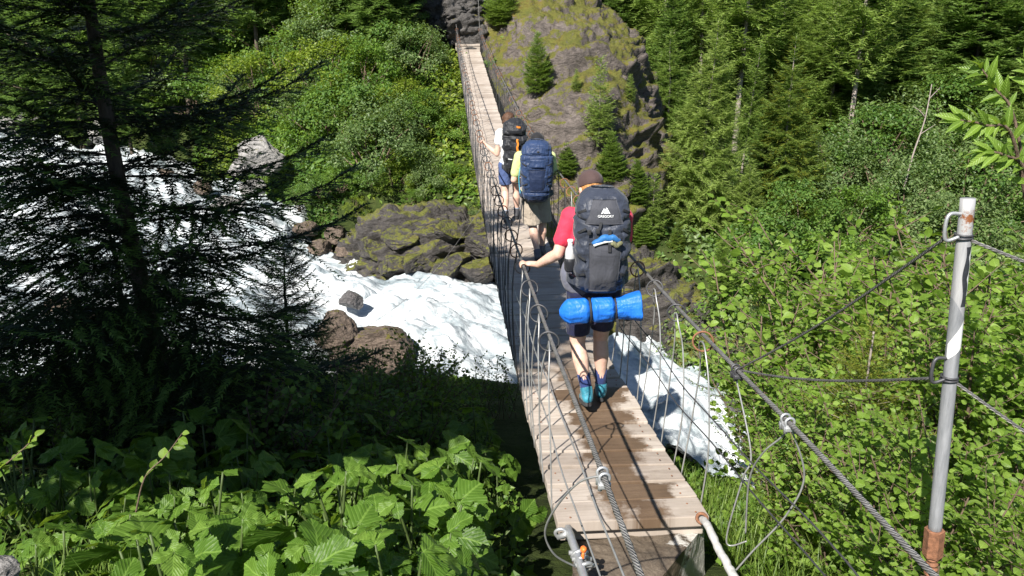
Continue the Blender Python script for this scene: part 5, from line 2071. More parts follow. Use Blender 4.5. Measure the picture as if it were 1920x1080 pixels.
def bush(name, seed, rx=1.6, rz=1.7, n=5200, leaf=.10, mat=None, nclump=36, stem=True, flat=.0, cs=.26, tall=0.0):
    rng = np.random.default_rng(seed)
    v = rng.normal(size=(nclump, 3))
    v[:, 2] = np.abs(v[:, 2]) * 1.0 - .15
    v /= np.linalg.norm(v, axis=1)[:, None]
    r = rng.uniform(.45, 1.0, nclump) ** .6
    C = v * r[:, None] * np.array([rx, rx, rz])
    C[:, 2] += rz * .25
    C *= (1 + .22 * fbm(v * 1.6 + seed, 2, seed))[:, None]
    if tall:
        C[:, 2] += tall * np.exp(-(C[:, 0] ** 2 + C[:, 1] ** 2) / (rx * .5) ** 2) * rng.uniform(0, 1, nclump)
    w_ = rng.uniform(.5, 1.5, nclump)
    ci = rng.choice(nclump, n, p=w_ / w_.sum())
    rr = cs * rx * rng.uniform(.6, 1.3, nclump)
    u = rng.normal(size=(n, 3))
    u /= np.linalg.norm(u, axis=1)[:, None]
    rad = rng.uniform(0, 1, n) ** .45
    P = C[ci] + u * (rad * rr[ci])[:, None] * np.array([1, 1, .75])
    P = P[P[:, 2] > .03]
    n = len(P)
    out = P / np.array([rx, rx, rz])
    out /= np.linalg.norm(out, axis=1)[:, None] + 1e-9
    Nn = out * .5 + np.array([0, 0, .75]) + rng.normal(0, .45, (n, 3))
    Nn /= np.linalg.norm(Nn, axis=1)[:, None]
    D = np.cross(Nn, rng.normal(size=(n, 3)))
    D[:, 2] -= .25
    size = leaf * rng.uniform(.6, 1.3, n)
    V, A = leaf_cloud(DIAM[0], DIAM[2], P, D, Nn, size, rng)
    cr = MB().add(V, rep_faces(DIAM[1], n, 5))
    st = MB()
    for k in range(16):
        c = C[rng.integers(nclump)]
        b = np.array([rng.normal(0, .12), rng.normal(0, .12), -.3])
        mid = b * .5 + c * .5 + np.array([0, 0, .15]) + rng.normal(0, .08, 3)
        st.add(*tube(catmull(np.array([b, mid, c]), 9), np.linspace(.028, .007, 9), 5))
    return st.mesh(name + '_stem'), cr.mesh(name + '_foliage', smooth=False), M_STEM, [mat], rz


def shrub(name, seed, h=2.6, sr=.013, spread=1.0, stems=8, leaf=.062, tm=OVATE, mat=None, bare=.25, nb=13, blen=(.25, .65), step=.042, up=.5, lmin=0):
    """shrub with real stems, branches and leaves set along them"""
    rng = np.random.default_rng(seed)
    st = MB()
    Ps, Ds, Ns, Sz = [], [], [], []
    for s in range(stems):
        az = rng.uniform(0, 6.28)
        out = spread * rng.uniform(.35, 1.0)
        hh = h * rng.uniform(.65, 1.05)
        b = np.array([rng.normal(0, .12), rng.normal(0, .12), -.15])
        d = np.array([math.cos(az), math.sin(az), 0])
        ctl = np.array([b, b + d * out * .25 + np.array([0, 0, hh * .35]), b + d * out * .6 + np.array([0, 0, hh * .7]), b + d * out + np.array([0, 0, hh])]) + rng.normal(0, .06, (4, 3))
        S = catmull(ctl, 22)
        st.add(*tube(S, np.linspace(sr, .004, 22), 6))
        brs = [(S[int(len(S) * .55):], 1.0)]
        for k in range(nb):
            f = bare + (1 - bare) * (k + rng.uniform()) / nb
            o = S[min(21, int(f * 21))]
            a2 = rng.uniform(0, 6.28)
            L = rng.uniform(*blen) * (1.15 - .6 * f)
            dd = np.array([math.cos(a2), math.sin(a2), rng.uniform(.0, .9) * up + .1])
            dd = dd + d * .35
            dd /= np.linalg.norm(dd)
            B = catmull(np.array([o, o + dd * L * .5 + np.array([0, 0, .02]), o + dd * L + np.array([0, 0, L * .22])]) + rng.normal(0, .015, (3, 3)), 10)
            st.add(*tube(B, np.linspace(.0042, .0016, 10), 4, cap=False))
            brs.append((B, 1.0))
        for B, q in brs:
            seg = np.r_[0, np.cumsum(np.linalg.norm(np.diff(B, axis=0), axis=1))]
            m = max(4, int(seg[-1] / step))
            tt_ = np.linspace(.08, 1, m) * seg[-1]
            pp = np.c_[np.interp(tt_, seg, B[:, 0]), np.interp(tt_, seg, B[:, 1]), np.interp(tt_, seg, B[:, 2])]
            tg = np.gradient(pp, axis=0)
            tg /= np.linalg.norm(tg, axis=1)[:, None] + 1e-9
            sd = np.cross(tg, [0, 0, 1.0])
            sd /= np.linalg.norm(sd, axis=1)[:, None] + 1e-9
            sg = np.where(np.arange(m) % 2, 1, -1)[:, None]
            D = tg * rng.uniform(.3, .8, (m, 1)) + sd * sg * .8 + rng.normal(0, .28, (m, 3))
            D[-1] = tg[-1]
            D[:, 2] += .10
            Nn = np.array([-.25, -.42, .8]) + rng.normal(0, .36, (m, 3)) + tg * .1
            Ps.append(pp + D * .012)
            Ds.append(D)
            Ns.append(Nn)
            Sz.append(leaf * rng.uniform(.55, 1.2, m) * np.linspace(1.0, .75, m))
    P, D, Nn, Sz = map(np.concatenate, (Ps, Ds, Ns, Sz))
    V, A = leaf_cloud(tm[0], tm[2], P, D, Nn, Sz, rng)
    cr = MB().add(V, rep_faces(tm[1], len(P), len(tm[0])), 0, A)
    return st.mesh(name + '_stem'), cr.mesh(name + '_foliage'), M_STEM, [mat], h


def broad_leaf(seed, nr=7, na=64):
    """lobed, toothed, cupped leaf about one unit long; stalk joins at the origin"""
    rng = np.random.default_rng(seed)
    a = np.linspace(-np.pi, np.pi, na, endpoint=False)      # 0 = tip direction (+y)
    lob = .62 + .30 * np.cos(a) + .26 * np.exp(-((np.abs(a) - 1.0) / .20) ** 2) + .10 * np.exp(-((np.abs(a) - 1.9) / .25) ** 2) - .42 * np.exp(-((np.abs(a) - np.pi) / .35) ** 2) + .20 * np.exp(-(a / .20) ** 2)
    saw = (a * 46 / (2 * np.pi)) % 1.0
    lob = lob * (1 + .17 * (saw - .5)) * .62
    V, st = [(0, .0, 0)], [(0, 0, 0)]
    ph = rng.uniform(0, 6, 3)
    for r in np.linspace(1 / nr, 1, nr):
        rr = lob * r if r > .7 else (.25 * r + lob * r * .75)
        x, y = np.sin(a) * rr, np.cos(a) * rr
        d = np.hypot(x, y)
        z = .10 * np.abs(x) - .30 * np.maximum(y, 0) ** 2 - .22 * x * x + .030 * np.sin(a * 5 + ph[0]) * r * r + .012 * np.sin(a * 11 + ph[1]) * r ** 3 - .10 * np.minimum(y, 0) ** 2
        z = z + .016 * np.cos(x * 40) * 0
        V += list(zip(x, y, z))
        st += list(zip(x * 1.3, y + .3, z * 0))
    V, st = np.array(V), np.array(st)
    F3 = np.array([(0, 1 + (k + 1) % na, 1 + k) for k in range(na)])
    F4 = []
    for i in range(nr - 1):
        for k in range(na):
            k2 = (k + 1) % na
            F4.append((1 + i * na + k, 1 + i * na + k2, 1 + (i + 1) * na + k2, 1 + (i + 1) * na + k))
    return V, [F3, np.array(F4)], st


def leaflet(seed, n=34, nr=4, wide=.36):
    """toothed pointed leaflet, 1 unit long, with side lobes"""
    rng = np.random.default_rng(seed)
    y = np.linspace(0, 1, n)
    w_ = wide * np.sin(np.pi * y ** .78) ** .85 * (1 + .22 * np.sin(y * 9 + rng.uniform(0, 3)))
    saw = (y * 13) % 1.0
    wl, wr = w_ * (1 + .30 * (saw - .45)), w_ * (1 + .30 * (((y * 13 + .4) % 1.0) - .45))
    V, st = [], []
    bend = rng.uniform(-.12, .12)
    for i in range(n):
        z0 = -.30 * y[i] ** 2 + .02 * math.sin(y[i] * 14)
        for q in np.linspace(-1, 1, 2 * nr + 1):
            wq = (wl if q < 0 else wr)[i] * abs(q)
            x = math.copysign(wq, q) if q else 0
            yy = y[i] + .10 * abs(q) * w_[i] / wide
            V.append((x + bend * y[i] ** 2, yy, z0 + .16 * abs(x) - .25 * x * x + .007 * math.sin(y[i] * 40 + q * 3) * abs(q)))
            st.append((x * 1.6, yy * .9, 0))
    return np.array(V), grid_faces(n, 2 * nr + 1), np.array(st)


def tri_leaf(seed):
    """compound leaf: one end leaflet and two side ones, all joined at the stalk"""
    rng = np.random.default_rng(seed)
    V, F, S, n = [], [], [], 0
    for k, (a, sc) in enumerate(((0, .74), (1.0 + rng.normal(0, .12), .60), (-1.0 + rng.normal(0, .12), .60))):
        v, f, st = leaflet(seed * 3 + k, wide=.36 if k == 0 else .40)
        c_, s_ = math.cos(a), math.sin(a)
        v = v * sc
        tilt = rng.normal(0, .18)
        x, y, z = v[:, 0], v[:, 1], v[:, 2] + tilt * v[:, 0] + rng.normal(-.05, .12) * v[:, 1]
        V.append(np.c_[x * c_ + y * s_, -x * s_ + y * c_ + (.04 if k == 0 else 0), z])
        F.append(f + n)
        S.append(st)
        n += len(v)
    return np.concatenate(V), [np.concatenate(F)], np.concatenate(S)


BL = [broad_leaf(1), tri_leaf(1), tri_leaf(2), tri_leaf(3), tri_leaf(4)]


def leafy(name, seed, n=7, h=.45, size=.20, spread=.28, mat=None):
    rng = np.random.default_rng(seed)
    st, cr = MB(), MB()
    for k in range(n):
        az = k * 2.4 + rng.normal(0, .3)
        f = (k + .5) / n
        out = spread * (.25 + .9 * f) * rng.uniform(.7, 1.2)
        hh = h * (1.05 - .55 * f) * rng.uniform(.8, 1.15)
        d = np.array([math.cos(az), math.sin(az), 0])
        b = np.array([rng.normal(0, .03), rng.normal(0, .03), -.12])
        tip = b + d * out + np.array([0, 0, hh + .12])
        st.add(*tube(catmull(np.array([b, b + d * out * .35 + np.array([0, 0, hh * .6]), tip]), 10), np.linspace(.008, .0045, 10), 6))
        tv, tf, ts = BL[rng.integers(len(BL))]
        s = size * rng.uniform(.5, 1.3)
        D = d + np.array([0, 0, rng.uniform(-.35, .35)]) + rng.normal(0, .2, 3)
        N = np.array([-.22, -.38, .75]) + d * .35 + rng.normal(0, .38, 3)
        V, A = leaf_cloud(tv, ts, tip[None], D[None], N[None], np.array([s]), rng)
        cr.add(V, tf, 0, A)
    return st.mesh(name + '_stem'), cr.mesh(name + '_foliage'), M_GSTEM, [mat], h
PL = plant_proto
SF = ('stem', 'foliage')
rg = np.random.default_rng(42)
# ------------------------------------------------------------------ prototypes
SPR = [PL(conifer('spruce_a', 1, 8, 1.7, whorl=.34, per=7, side=.62, mats=(M_BARK, M_SPRUCE))),
       PL(conifer('spruce_b', 2, 8, 1.3, per=8, droop=.5, mats=(M_BARK, M_SPRUCE))),
       PL(conifer('spruce_c', 3, 8, 1.9, whorl=.38, per=7, side=.62, gaps=.10, droop=.45, mats=(M_BARK, M_SPRUCE), tipmat=M_LARCH)),
       PL(conifer('spruce_d', 4, 8, 1.4, base=.22, gaps=.18, droop=.3, mats=(M_BARK, M_SPRUCE)))]
LAR = [PL(conifer('larch_a', 11, 8, 2.0, whorl=.40, per=6, droop=.25, hang=.5, side=.70, twig=.075, nlen=.15, nw=.032, mats=(M_BARKL, M_LARCH), gaps=.06)),
       PL(conifer('larch_b', 12, 8, 1.5, base=.30, per=6, droop=.15, hang=.55, nlen=.15, nw=.036, mats=(M_BARKL, M_LARCH), gaps=.15, power=.7)),
       PL(conifer('larch_c', 13, 8, 1.9, whorl=.36, per=6, droop=.3, hang=.4, side=.65, twig=.075, nlen=.15, nw=.034, mats=(M_BARKL, M_LARCH), tipmat=M_GOLD))]
YNG = [PL(conifer('young_spruce', 21, 2.4, .85, whorl=.12, per=7, twig=.045, nstep=.028, nlen=.07, nw=.022, droop=.1, hang=.1, gaps=.08, mats=(M_BARK, M_LARCH), tipmat=M_TIP)),
       PL(conifer('young_larch', 22, 2.4, .62, whorl=.13, per=6, twig=.05, nstep=.032, nlen=.075, nw=.02, droop=.15, hang=.5, mats=(M_BARKL, M_PALEL), gaps=.22)),
       PL(conifer('gold_spruce', 23, 2.4, .95, whorl=.15, per=7, twig=.045, nstep=.018, nlen=.030, nw=.008, droop=.15, hang=.12, mats=(M_BARKL, M_GOLD)))]
PALE = PL(conifer('pale_larch', 14, 8, 2.0, whorl=.36, per=7, droop=.25, hang=.5, side=.66, twig=.075, nlen=.15, nw=.032, mats=(M_BARKL, M_PALEL)))
BSH = [PL(bush('bush_a', 1, mat=M_BUSH[0]), SF), PL(bush('bush_b', 2, mat=M_BUSH[1], tall=1.0), SF),
       PL(bush('bush_c', 3, mat=M_BUSH[2], leaf=.085, n=6500), SF), PL(bush('bush_d', 4, mat=M_BUSH[3], tall=.7), SF),
       PL(bush('bush_e', 5, mat=M_BUSH[1], leaf=.12, n=4200, rz=1.3), SF)]
ALD = [PL(shrub('alder_a', 1, leaf=.076, stems=11, nb=18, step=.028, mat=M_ALDER), SF), PL(shrub('alder_b', 2, h=2.3, spread=1.2, stems=12, leaf=.074, nb=15, mat=M_ALDER), SF), PL(shrub('alder_c', 3, h=2.0, spread=.9, stems=11, leaf=.085, nb=14, mat=M_ALDER), SF)]
WIL = PL(shrub('willow_bush', 17, h=2.4, spread=1.1, stems=12, leaf=.085, tm=LANCE, nb=15, step=.024, mat=M_BUSH[0]), SF)
WIG = PL(shrub('grey_willow', 18, h=2.2, spread=1.0, stems=12, leaf=.06, tm=LANCE, nb=17, step=.020, mat=M_BUSH[2]), SF)
ALT = PL(shrub('alder_tree', 7, h=3.0, sr=.034, spread=.9, stems=5, bare=.60, nb=18, leaf=.085, mat=M_ALDER), SF)
LEF = [PL(leafy('leafy_%d' % k, k, n=6 + k % 3, h=.38 + .05 * (k % 3), size=.165 + .03 * (k % 2), mat=M_ADEN), SF) for k in range(5)]
SPG = PL(shrub('sprig', 33, h=1.7, spread=.55, stems=4, leaf=.075, nb=8, blen=(.18, .45), step=.045, bare=.3, mat=M_BUSH[1]), SF)
UND = [PL(shrub('undergrowth_a', 31, h=1.0, spread=.7, stems=9, leaf=.06, nb=11, blen=(.15, .4), step=.034, bare=.05, mat=M_BUSH[1]), SF),
       PL(shrub('undergrowth_b', 32, h=.8, spread=.6, stems=10, leaf=.065, nb=10, blen=(.12, .3), step=.036, bare=.03, mat=M_BUSH[0]), SF)]


def tree_to(proto, kind, px, py, Y, label, cat='tree', group=None, sxy=1.0, sink=.1, rz=None, minh=1.0, zoff=0.0):
    """tree at forward distance Y whose top is near the photograph's pixel (px,py)"""
    top = PX(px, py, Y)
    bz = Hs(top[0], Y) - sink + zoff
    s = max(minh, top[2] - bz) / proto['h']
    return place(proto, kind, (top[0], Y, bz), s, rg.uniform(0, 6.28) if rz is None else rz, label, cat, group, sxy, (rg.normal(0, .02), rg.normal(0, .02)))


# ------------------------------------------------------------------ forest on the right
named = [
    (PALE, 'larch_tree', 1340, 40, 23.5, 'bushy pale yellow green larch rising just beyond the outcrop flank', .95),
    (LAR[1], 'larch_tree', 1410, 85, 29, 'slim larch with bare pale lower trunk right of the bushy larch', .85),
    (LAR[2], 'larch_tree', 1492, 68, 26, 'yellow green larch with a pointed top in the middle of the sunny forest', 1.0),
    (LAR[0], 'larch_tree', 1590, -90, 34, 'tall larch with drooping sprays above a shaded hollow', 1.1),
    (SPR[2], 'spruce_tree', 1722, -60, 36, 'tall dark spruce with reddish tips beside the drooping larch', 1.0),
    (LAR[2], 'larch_tree', 1850, -40, 37, 'soft pale larch at the upper right beyond the willow twig', 1.25),
    (SPR[3], 'spruce_tree', 1260, -60, 33, 'dark spruce standing behind the crest of the outcrop', 1.0),
    (PALE, 'larch_tree', 1405, 300, 22.5, 'low feathery pale larch at the right foot of the bushy larch', 1.1),
]
for pr, kd, px, py, Y, lb, sx_ in named:
    tree_to(pr, kd, px, py, Y, lb, 'tree', None, sx_ * 1.2)
for i, (px, py, Y) in enumerate([(1258, 60, 29), (1270, 430, 21.5), (1440, 200, 26), (1540, 250, 26)]):
    tree_to([LAR[0], LAR[2], SPR[2]][i % 3], ['larch_tree', 'larch_tree', 'spruce_tree'][i % 3], px, py, Y, 'small conifer crowded along the foot of the sunny forest', 'tree', 'small conifers at the forest foot', 1.25 + .12 * (i % 3))
k = 0
for row, (Y0, n, x0, x1) in enumerate([(33, 6, 8.5, 26), (37, 8, 6.8, 29), (41, 10, 5.5, 32), (46, 12, 4, 37), (52, 14, 2, 43), (60, 16, 0, 52), (72, 18, -2, 62)]):
    for i in range(n):
        X = x0 + (x1 - x0) * (i + rg.uniform(.1, .9)) / n
        Y = Y0 + rg.uniform(-3, 3)
        pr, kd = [(SPR[0], 'spruce_tree'), (LAR[1], 'larch_tree'), (LAR[0], 'larch_tree'), (SPR[2], 'spruce_tree'), (LAR[2], 'larch_tree'), (SPR[1], 'spruce_tree')][rg.integers(6)]
        hgt = rg.uniform(8.5, 13)
        lab = {'spruce_tree': 'green spruce packed in the forest rising beyond the gorge', 'larch_tree': 'pale green larch packed in the forest rising beyond the gorge'}[kd]
        place(pr, kd, (X, Y, Hs(X, Y) - .2), hgt / 8, rg.uniform(0, 6.28), lab, 'tree', {'spruce_tree': 'spruces of the forest beyond the gorge', 'larch_tree': 'larches of the forest beyond the gorge'}[kd], rg.uniform(.9, 1.25))
# upper left forest above the bushes
for row, (Y0, n, x0, x1) in enumerate([(34.2, 8, -19, -4.4), (37.5, 9, -27, -4.2), (41, 12, -32, -3.0), (46, 12, -36, -1), (53, 12, -42, -3)]):
    for i in range(n):
        X = x0 + (x1 - x0) * (i + rg.uniform(.1, .9)) / n
        Y = Y0 + rg.uniform(-3, 3)
        pr = [SPR[0], SPR[1], SPR[3]][rg.integers(3)]
        place(pr, 'spruce_tree', (X, Y, Hs(X, Y) - .2), rg.uniform(9, 13) / 8, rg.uniform(0, 6.28), 'dark spruce in the shaded wood above the far bank bushes', 'tree', 'dark spruces above the far bank', rg.uniform(.9, 1.1))

# broadleaf shrubs at the foot of the forest (middle right)
for i, (px, py, Y, s) in enumerate([(1570, 240, 27, 1.3), (1650, 210, 28, 1.5), (1700, 300, 25, 1.2), (1610, 330, 23, 1.0), (1760, 230, 27, 1.4), (1500, 330, 22, .9), (1540, 400, 20, .9), (1800, 330, 22, 1.2), (1850, 260, 26, 1.4), (1440, 380, 21, .8), (1680, 170, 32, 1.6), (1790, 150, 33, 1.6), (1890, 180, 30, 1.6), (1460, 470, 18.5, .7), (1400, 520, 18.5, .6)]):
    p = PX(px, py, Y)
    pr = BSH[[2, 1, 2, 0, 2, 1, 0, 2, 1, 4][i % 10]]
    top = pr['h'] * 1.45 * s
    z = max(Hs(p[0], Y) - .1, p[2] - top) if Hs(p[0], Y) < p[2] else Hs(p[0], Y) - .1
    place(pr, 'shrub', (p[0], Y, Hs(p[0], Y) - .1), max(s, (p[2] - Hs(p[0], Y)) / (pr['h'] * 1.35)), rg.uniform(0, 6.28), 'grey green broadleaf shrub between the alders and the sunny conifers', 'shrub', 'broadleaf shrubs below the conifers', 1.0)
# pale dead birch stem
a_, b_ = PX(1747, 158, 26), PX(1712, 290, 25.5)
e = thing('birch_tree', b_, 'leaning bare pale birch stem among grey green shrubs', 'tree')
P = catmull(np.array([b_ + (b_ - a_) * .5, b_, (a_ + b_) / 2 + (.08, 0, 0), a_]), 20)
MB().add(*tube(P, np.linspace(.032, .014, 20), 7)).build('trunk', M_BARKL, e)
mb = MB()
for k, (q, dx, dz) in enumerate(((.55, .5, .3), (.7, -.4, .35), (.85, .35, .35))):
    o_ = P[int(q * 19)]
    mb.add(*tube(catmull(np.array([o_, o_ + (dx * .5, 0, dz * .6), o_ + (dx, .1, dz)]), 6), np.linspace(.018, .006, 6), 5))
mb.build('branch', M_BARKL, e)

# ------------------------------------------------------------------ trees on the outcrop


def outcrop_z(x, y):
    q = 1 - ((x - 1.95) / 4.5) ** 2 - ((y - 31.4) / 11.4) ** 2
    z = -8.3 + 9.4 * math.sqrt(max(q, .01))
    return max(z, Hs(x, y))


from mathutils.bvhtree import BVHTree
bm = bmesh.new()
bm.from_mesh(OUTCROP.data)
BV = BVHTree.FromBMesh(bm)
bm.free()
for pr, kd, px, pyt, pyb, Y, lb, sx_ in [
    (YNG[0], 'spruce_tree', 1008, 62, 170, 27.5, 'small bright spruce rooted on the sunny face of the mossy outcrop', .95),
    (YNG[1], 'larch_tree', 1122, 112, 265, 25.2, 'slender pale young larch growing on the steep side of the outcrop', 1.0),
    (YNG[0], 'spruce_tree', 1146, 248, 335, 22.6, 'small dark spruce in the shaded notch below the young larch', 1.1),
    (YNG[0], 'spruce_tree', 940, -40, 45, 33.0, 'bushy little spruce at the top of the outcrop beside the far bridge end', 1.5),
    (YNG[1], 'larch_tree', 1180, 140, 185, 27.5, 'tuft like larch seedling on the upper right of the outcrop', 1.3),
    (YNG[0], 'spruce_tree', 1350, 440, 545, 18.3, 'spiky sapling spruce standing over the dark gorge wall', .85),
    (YNG[0], 'spruce_tree', 1205, 410, 455, 21.3, 'low spreading spruce on the ledge right of the nearest hiker', 1.9),
    (YNG[0], 'spruce_tree', 1098, 330, 400, 22.3, 'dark little spruce low on the outcrop just above the nearest hiker', 1.3),
    (YNG[0], 'spruce_tree', 1190, 300, 380, 22.8, 'dark spruce at the shaded lower right of the outcrop', 1.2),
    (YNG[1], 'larch_tree', 1222, 330, 440, 22.0, 'feathery larch hanging over the right foot of the outcrop', 1.3),
    (YNG[0], 'spruce_tree', 1062, 270, 325, 23.5, 'tiny spruce on the outcrop beside the navy backpack', 1.4),
    (YNG[1], 'larch_tree', 1080, 130, 165, 26.5, 'tiny larch between the bright spruce and the pale young larch', 1.3),
    (YNG[1], 'larch_tree', 1232, 478, 500, 20.6, 'pale grassy seedling on the dark rock above the rail', 2.0),
]:
    far_ = PX(px, pyb, 40.0)
    hit = BV.ray_cast(Vector((0, 0, 0)), Vector([float(v) for v in far_]).normalized())
    if hit[0] is not None and abs(hit[0].y - Y) < 9:
        Y = hit[0].y
    tp, bt_ = PX(px, pyt, Y), PX(px, pyb, Y)
    hgt = tp[2] - bt_[2]
    place(pr, kd, (bt_[0], Y, bt_[2] - .12), (hgt + .12) / pr['h'], rg.uniform(0, 6.28), lb, 'tree', None, sx_)
for X, Y, h_, lb in [(-4.5, 29.8, 7.5, 'tall dark spruce among the bushes left of the upper deck'), (-4.3, 33.0, 9, 'dark spruce at the left of the gap where the far bridge end meets the wood'), (-.1, 37.2, 7.5, 'dark spruce closing the gap beyond the far bridge end'), (-4.6, 38.6, 8, 'dark spruce overhanging the path past the far bridge end'), (-1.9, 40.5, 8.5, 'dark spruce straight beyond the far bridge end'), (2.2, 43, 9, 'dark spruce behind the crown of the outcrop'), (5.2, 40.5, 9, 'dark spruce over the right shoulder of the outcrop')]:
    place(SPR[1], 'spruce_tree', (X, Y, Hs(X, Y) - .3), h_ / 8, rg.uniform(0, 6.28), lb, 'tree', None, 1.15)

# ------------------------------------------------------------------ bushes on the far left bank
spots = []
for Y, n, x0, x1 in [(24.2, 12, -9.8, -2.0), (25.6, 12, -11.5, -2.5), (27.4, 13, -13.5, -2.7), (29.5, 13, -16, -2.9), (32, 13, -19, -3.2), (34.5, 13, -22, -3.4), (37.5, 13, -25, -3.5), (41, 13, -28, -3.6)]:
    for i in range(n):
        spots.append((x0 + (x1 - x0) * (i + rg.uniform(.25, .75)) / n, Y + rg.uniform(-1, 1)))
for i, (X, Y) in enumerate(spots):
    d_, s_, l_ = river_at(np.array([X]), np.array([Y]))
    if d_[0] < 1.3:
        continue
    q = rg.integers(5)
    s = rg.uniform(.75, 1.1) * (1 + .018 * (Y - 24))
    if X > -4.2 and Y > 24.5:
        s *= .7
    if abs(X - deckX(Y)) < 1.6 * s + .5:
        X = deckX(Y) - 1.6 * s - .5
    hz = Hs(X, Y)
    lab = ['fresh green broadleaf bush on the steep far bank left of the bridge', 'mid green bush on the steep far bank left of the bridge', 'grey green bush on the steep far bank left of the bridge', 'yellowish bush on the steep far bank left of the bridge', 'low large leaved bush on the steep far bank left of the bridge'][q]
    place(BSH[q], 'bush', (X, Y, hz - .15), s, rg.uniform(0, 6.28), lab, 'bush', ['fresh green', 'mid green', 'grey green', 'yellowish', 'low large leaved'][q] + ' bushes of the far bank', rg.uniform(.9, 1.15))
for i, (px, py, Y, s, q) in enumerate([(640, 340, 24.0, .40, 0), (690, 330, 24.2, .45, 4), (800, 345, 24.2, .55, 2), (850, 350, 24.3, .5, 0), (870, 250, 26.5, .6, 0), (600, 350, 24.3, .4, 4), (860, 180, 28.5, .55, 3), (560, 380, 24.4, .35, 1), (740, 345, 24.0, .42, 3), (770, 372, 23.4, .22, 0), (900, 400, 23.4, .3, 2), (670, 395, 23.6, .25, 3)]):
    p = PX(px, py, Y)
    place(BSH[q], 'bush', (p[0], Y, p[2] - .55 * s), s, rg.uniform(0, 6.28), ['small leafy bush sprouting above the mossy ledge', 'bright leafy bush above the mossy ledge', 'round grey green bush crowning the mossy ledge', 'fresh bush at the right end of the mossy ledge by the deck edge', 'light green bush hugging the left edge of the far bridge deck', 'low bush over the rusty stones', 'yellowish bush beside the far deck edge', 'dark low bush at the left of the rusty stones', 'yellow green bush in the middle of the ledge top', 'tuft of leaves overhanging the ledge face', 'grey green tuft between ledge and deck', 'yellowish tuft at the left shoulder of the ledge'][i], 'bush')

# ------------------------------------------------------------------ near left: big dark spruce and shade trees
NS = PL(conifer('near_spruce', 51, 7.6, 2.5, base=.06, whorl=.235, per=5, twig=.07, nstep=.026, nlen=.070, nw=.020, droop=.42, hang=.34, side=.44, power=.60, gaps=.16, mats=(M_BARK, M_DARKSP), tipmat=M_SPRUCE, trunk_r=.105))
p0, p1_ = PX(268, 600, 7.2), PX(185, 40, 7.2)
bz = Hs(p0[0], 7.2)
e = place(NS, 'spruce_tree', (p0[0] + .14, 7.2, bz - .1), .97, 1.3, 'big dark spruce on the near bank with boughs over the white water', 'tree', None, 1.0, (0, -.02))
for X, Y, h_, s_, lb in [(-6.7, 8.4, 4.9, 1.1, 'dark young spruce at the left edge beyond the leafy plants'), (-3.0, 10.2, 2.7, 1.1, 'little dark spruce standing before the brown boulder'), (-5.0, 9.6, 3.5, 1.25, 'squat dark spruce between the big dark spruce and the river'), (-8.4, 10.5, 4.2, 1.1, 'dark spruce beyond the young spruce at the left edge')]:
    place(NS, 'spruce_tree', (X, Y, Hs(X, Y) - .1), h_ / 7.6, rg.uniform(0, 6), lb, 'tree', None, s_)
# big spruces left of and behind the viewpoint; they throw the shade
SH = PL(conifer('shade_spruce', 61, 9.4, 5.0, base=.30, whorl=.24, per=10, twig=.13, nstep=.10, nlen=.26, nw=.10, droop=.3, hang=.15, power=1.0, side=.4, mats=(M_BARK, M_SPRUCE)))
SH2 = PL(conifer('shade_pine', 62, 7.3, 4.0, gaps=.28, base=.45, whorl=.15, per=9, twig=.12, nstep=.10, nlen=.24, nw=.10, droop=.15, hang=.1, power=.62, mats=(M_BARK, M_SPRUCE), side=.35))
for X, Y, s_, lb in [(-4.3, 2.3, .999, 'tall spruce whose shade falls over the boughs and the middle of the deck'), (-8.4, 2.6, .98, 'tall spruce beside the shade spruce on the near slope')]:
    place(SH2 if s_ == .999 else SH, 'spruce_tree', (X, Y, Hs(X, Y) - .2), s_, rg.uniform(0, 6), lb, 'tree')

# undergrowth in the shade
for i in range(70):
    px, py = rg.uniform(-60, 960), rg.uniform(630, 800)
    Y = np.interp(py, [620, 700, 860], [11.5, 9.0, 5.6]) + rg.normal(0, .5)
    p = PX(px, py, Y)
    if p[0] > deckX(Y) - 1.35:
        p[0] = deckX(Y) - 1.35 - rg.uniform(0, .4)
    q = i % 2
    place(UND[q], 'undergrowth_shrub', (p[0], Y, Hs(p[0], Y) - .05), rg.uniform(.7, 1.15), rg.uniform(0, 6.28), 'low leafy shrub in the deep shade of the near left slope', 'shrub', 'shaded shrubs of the near slope')
for i, (px, py, Y, s) in enumerate([(785, 645, 11.8, .95), (850, 640, 11.4, 1.0), (900, 745, 10.6, .75), (825, 690, 10.8, .8), (925, 705, 9.9, .6), (955, 690, 9.9, .55), (650, 640, 11.6, .9), (1640, 760, 10, 1.0)][:7]):
    p = PX(px, py, Y)
    place(SPG, 'undergrowth_shrub', (p[0], Y, Hs(p[0], Y) - .05), min(1.8, max(.6, (p[2] - Hs(p[0], Y)) / 1.65)), rg.uniform(0, 6.28), 'thin dark sprig of shrub silhouetted against the white water left of the deck', 'shrub', 'sprigs silhouetted against the water', .8)

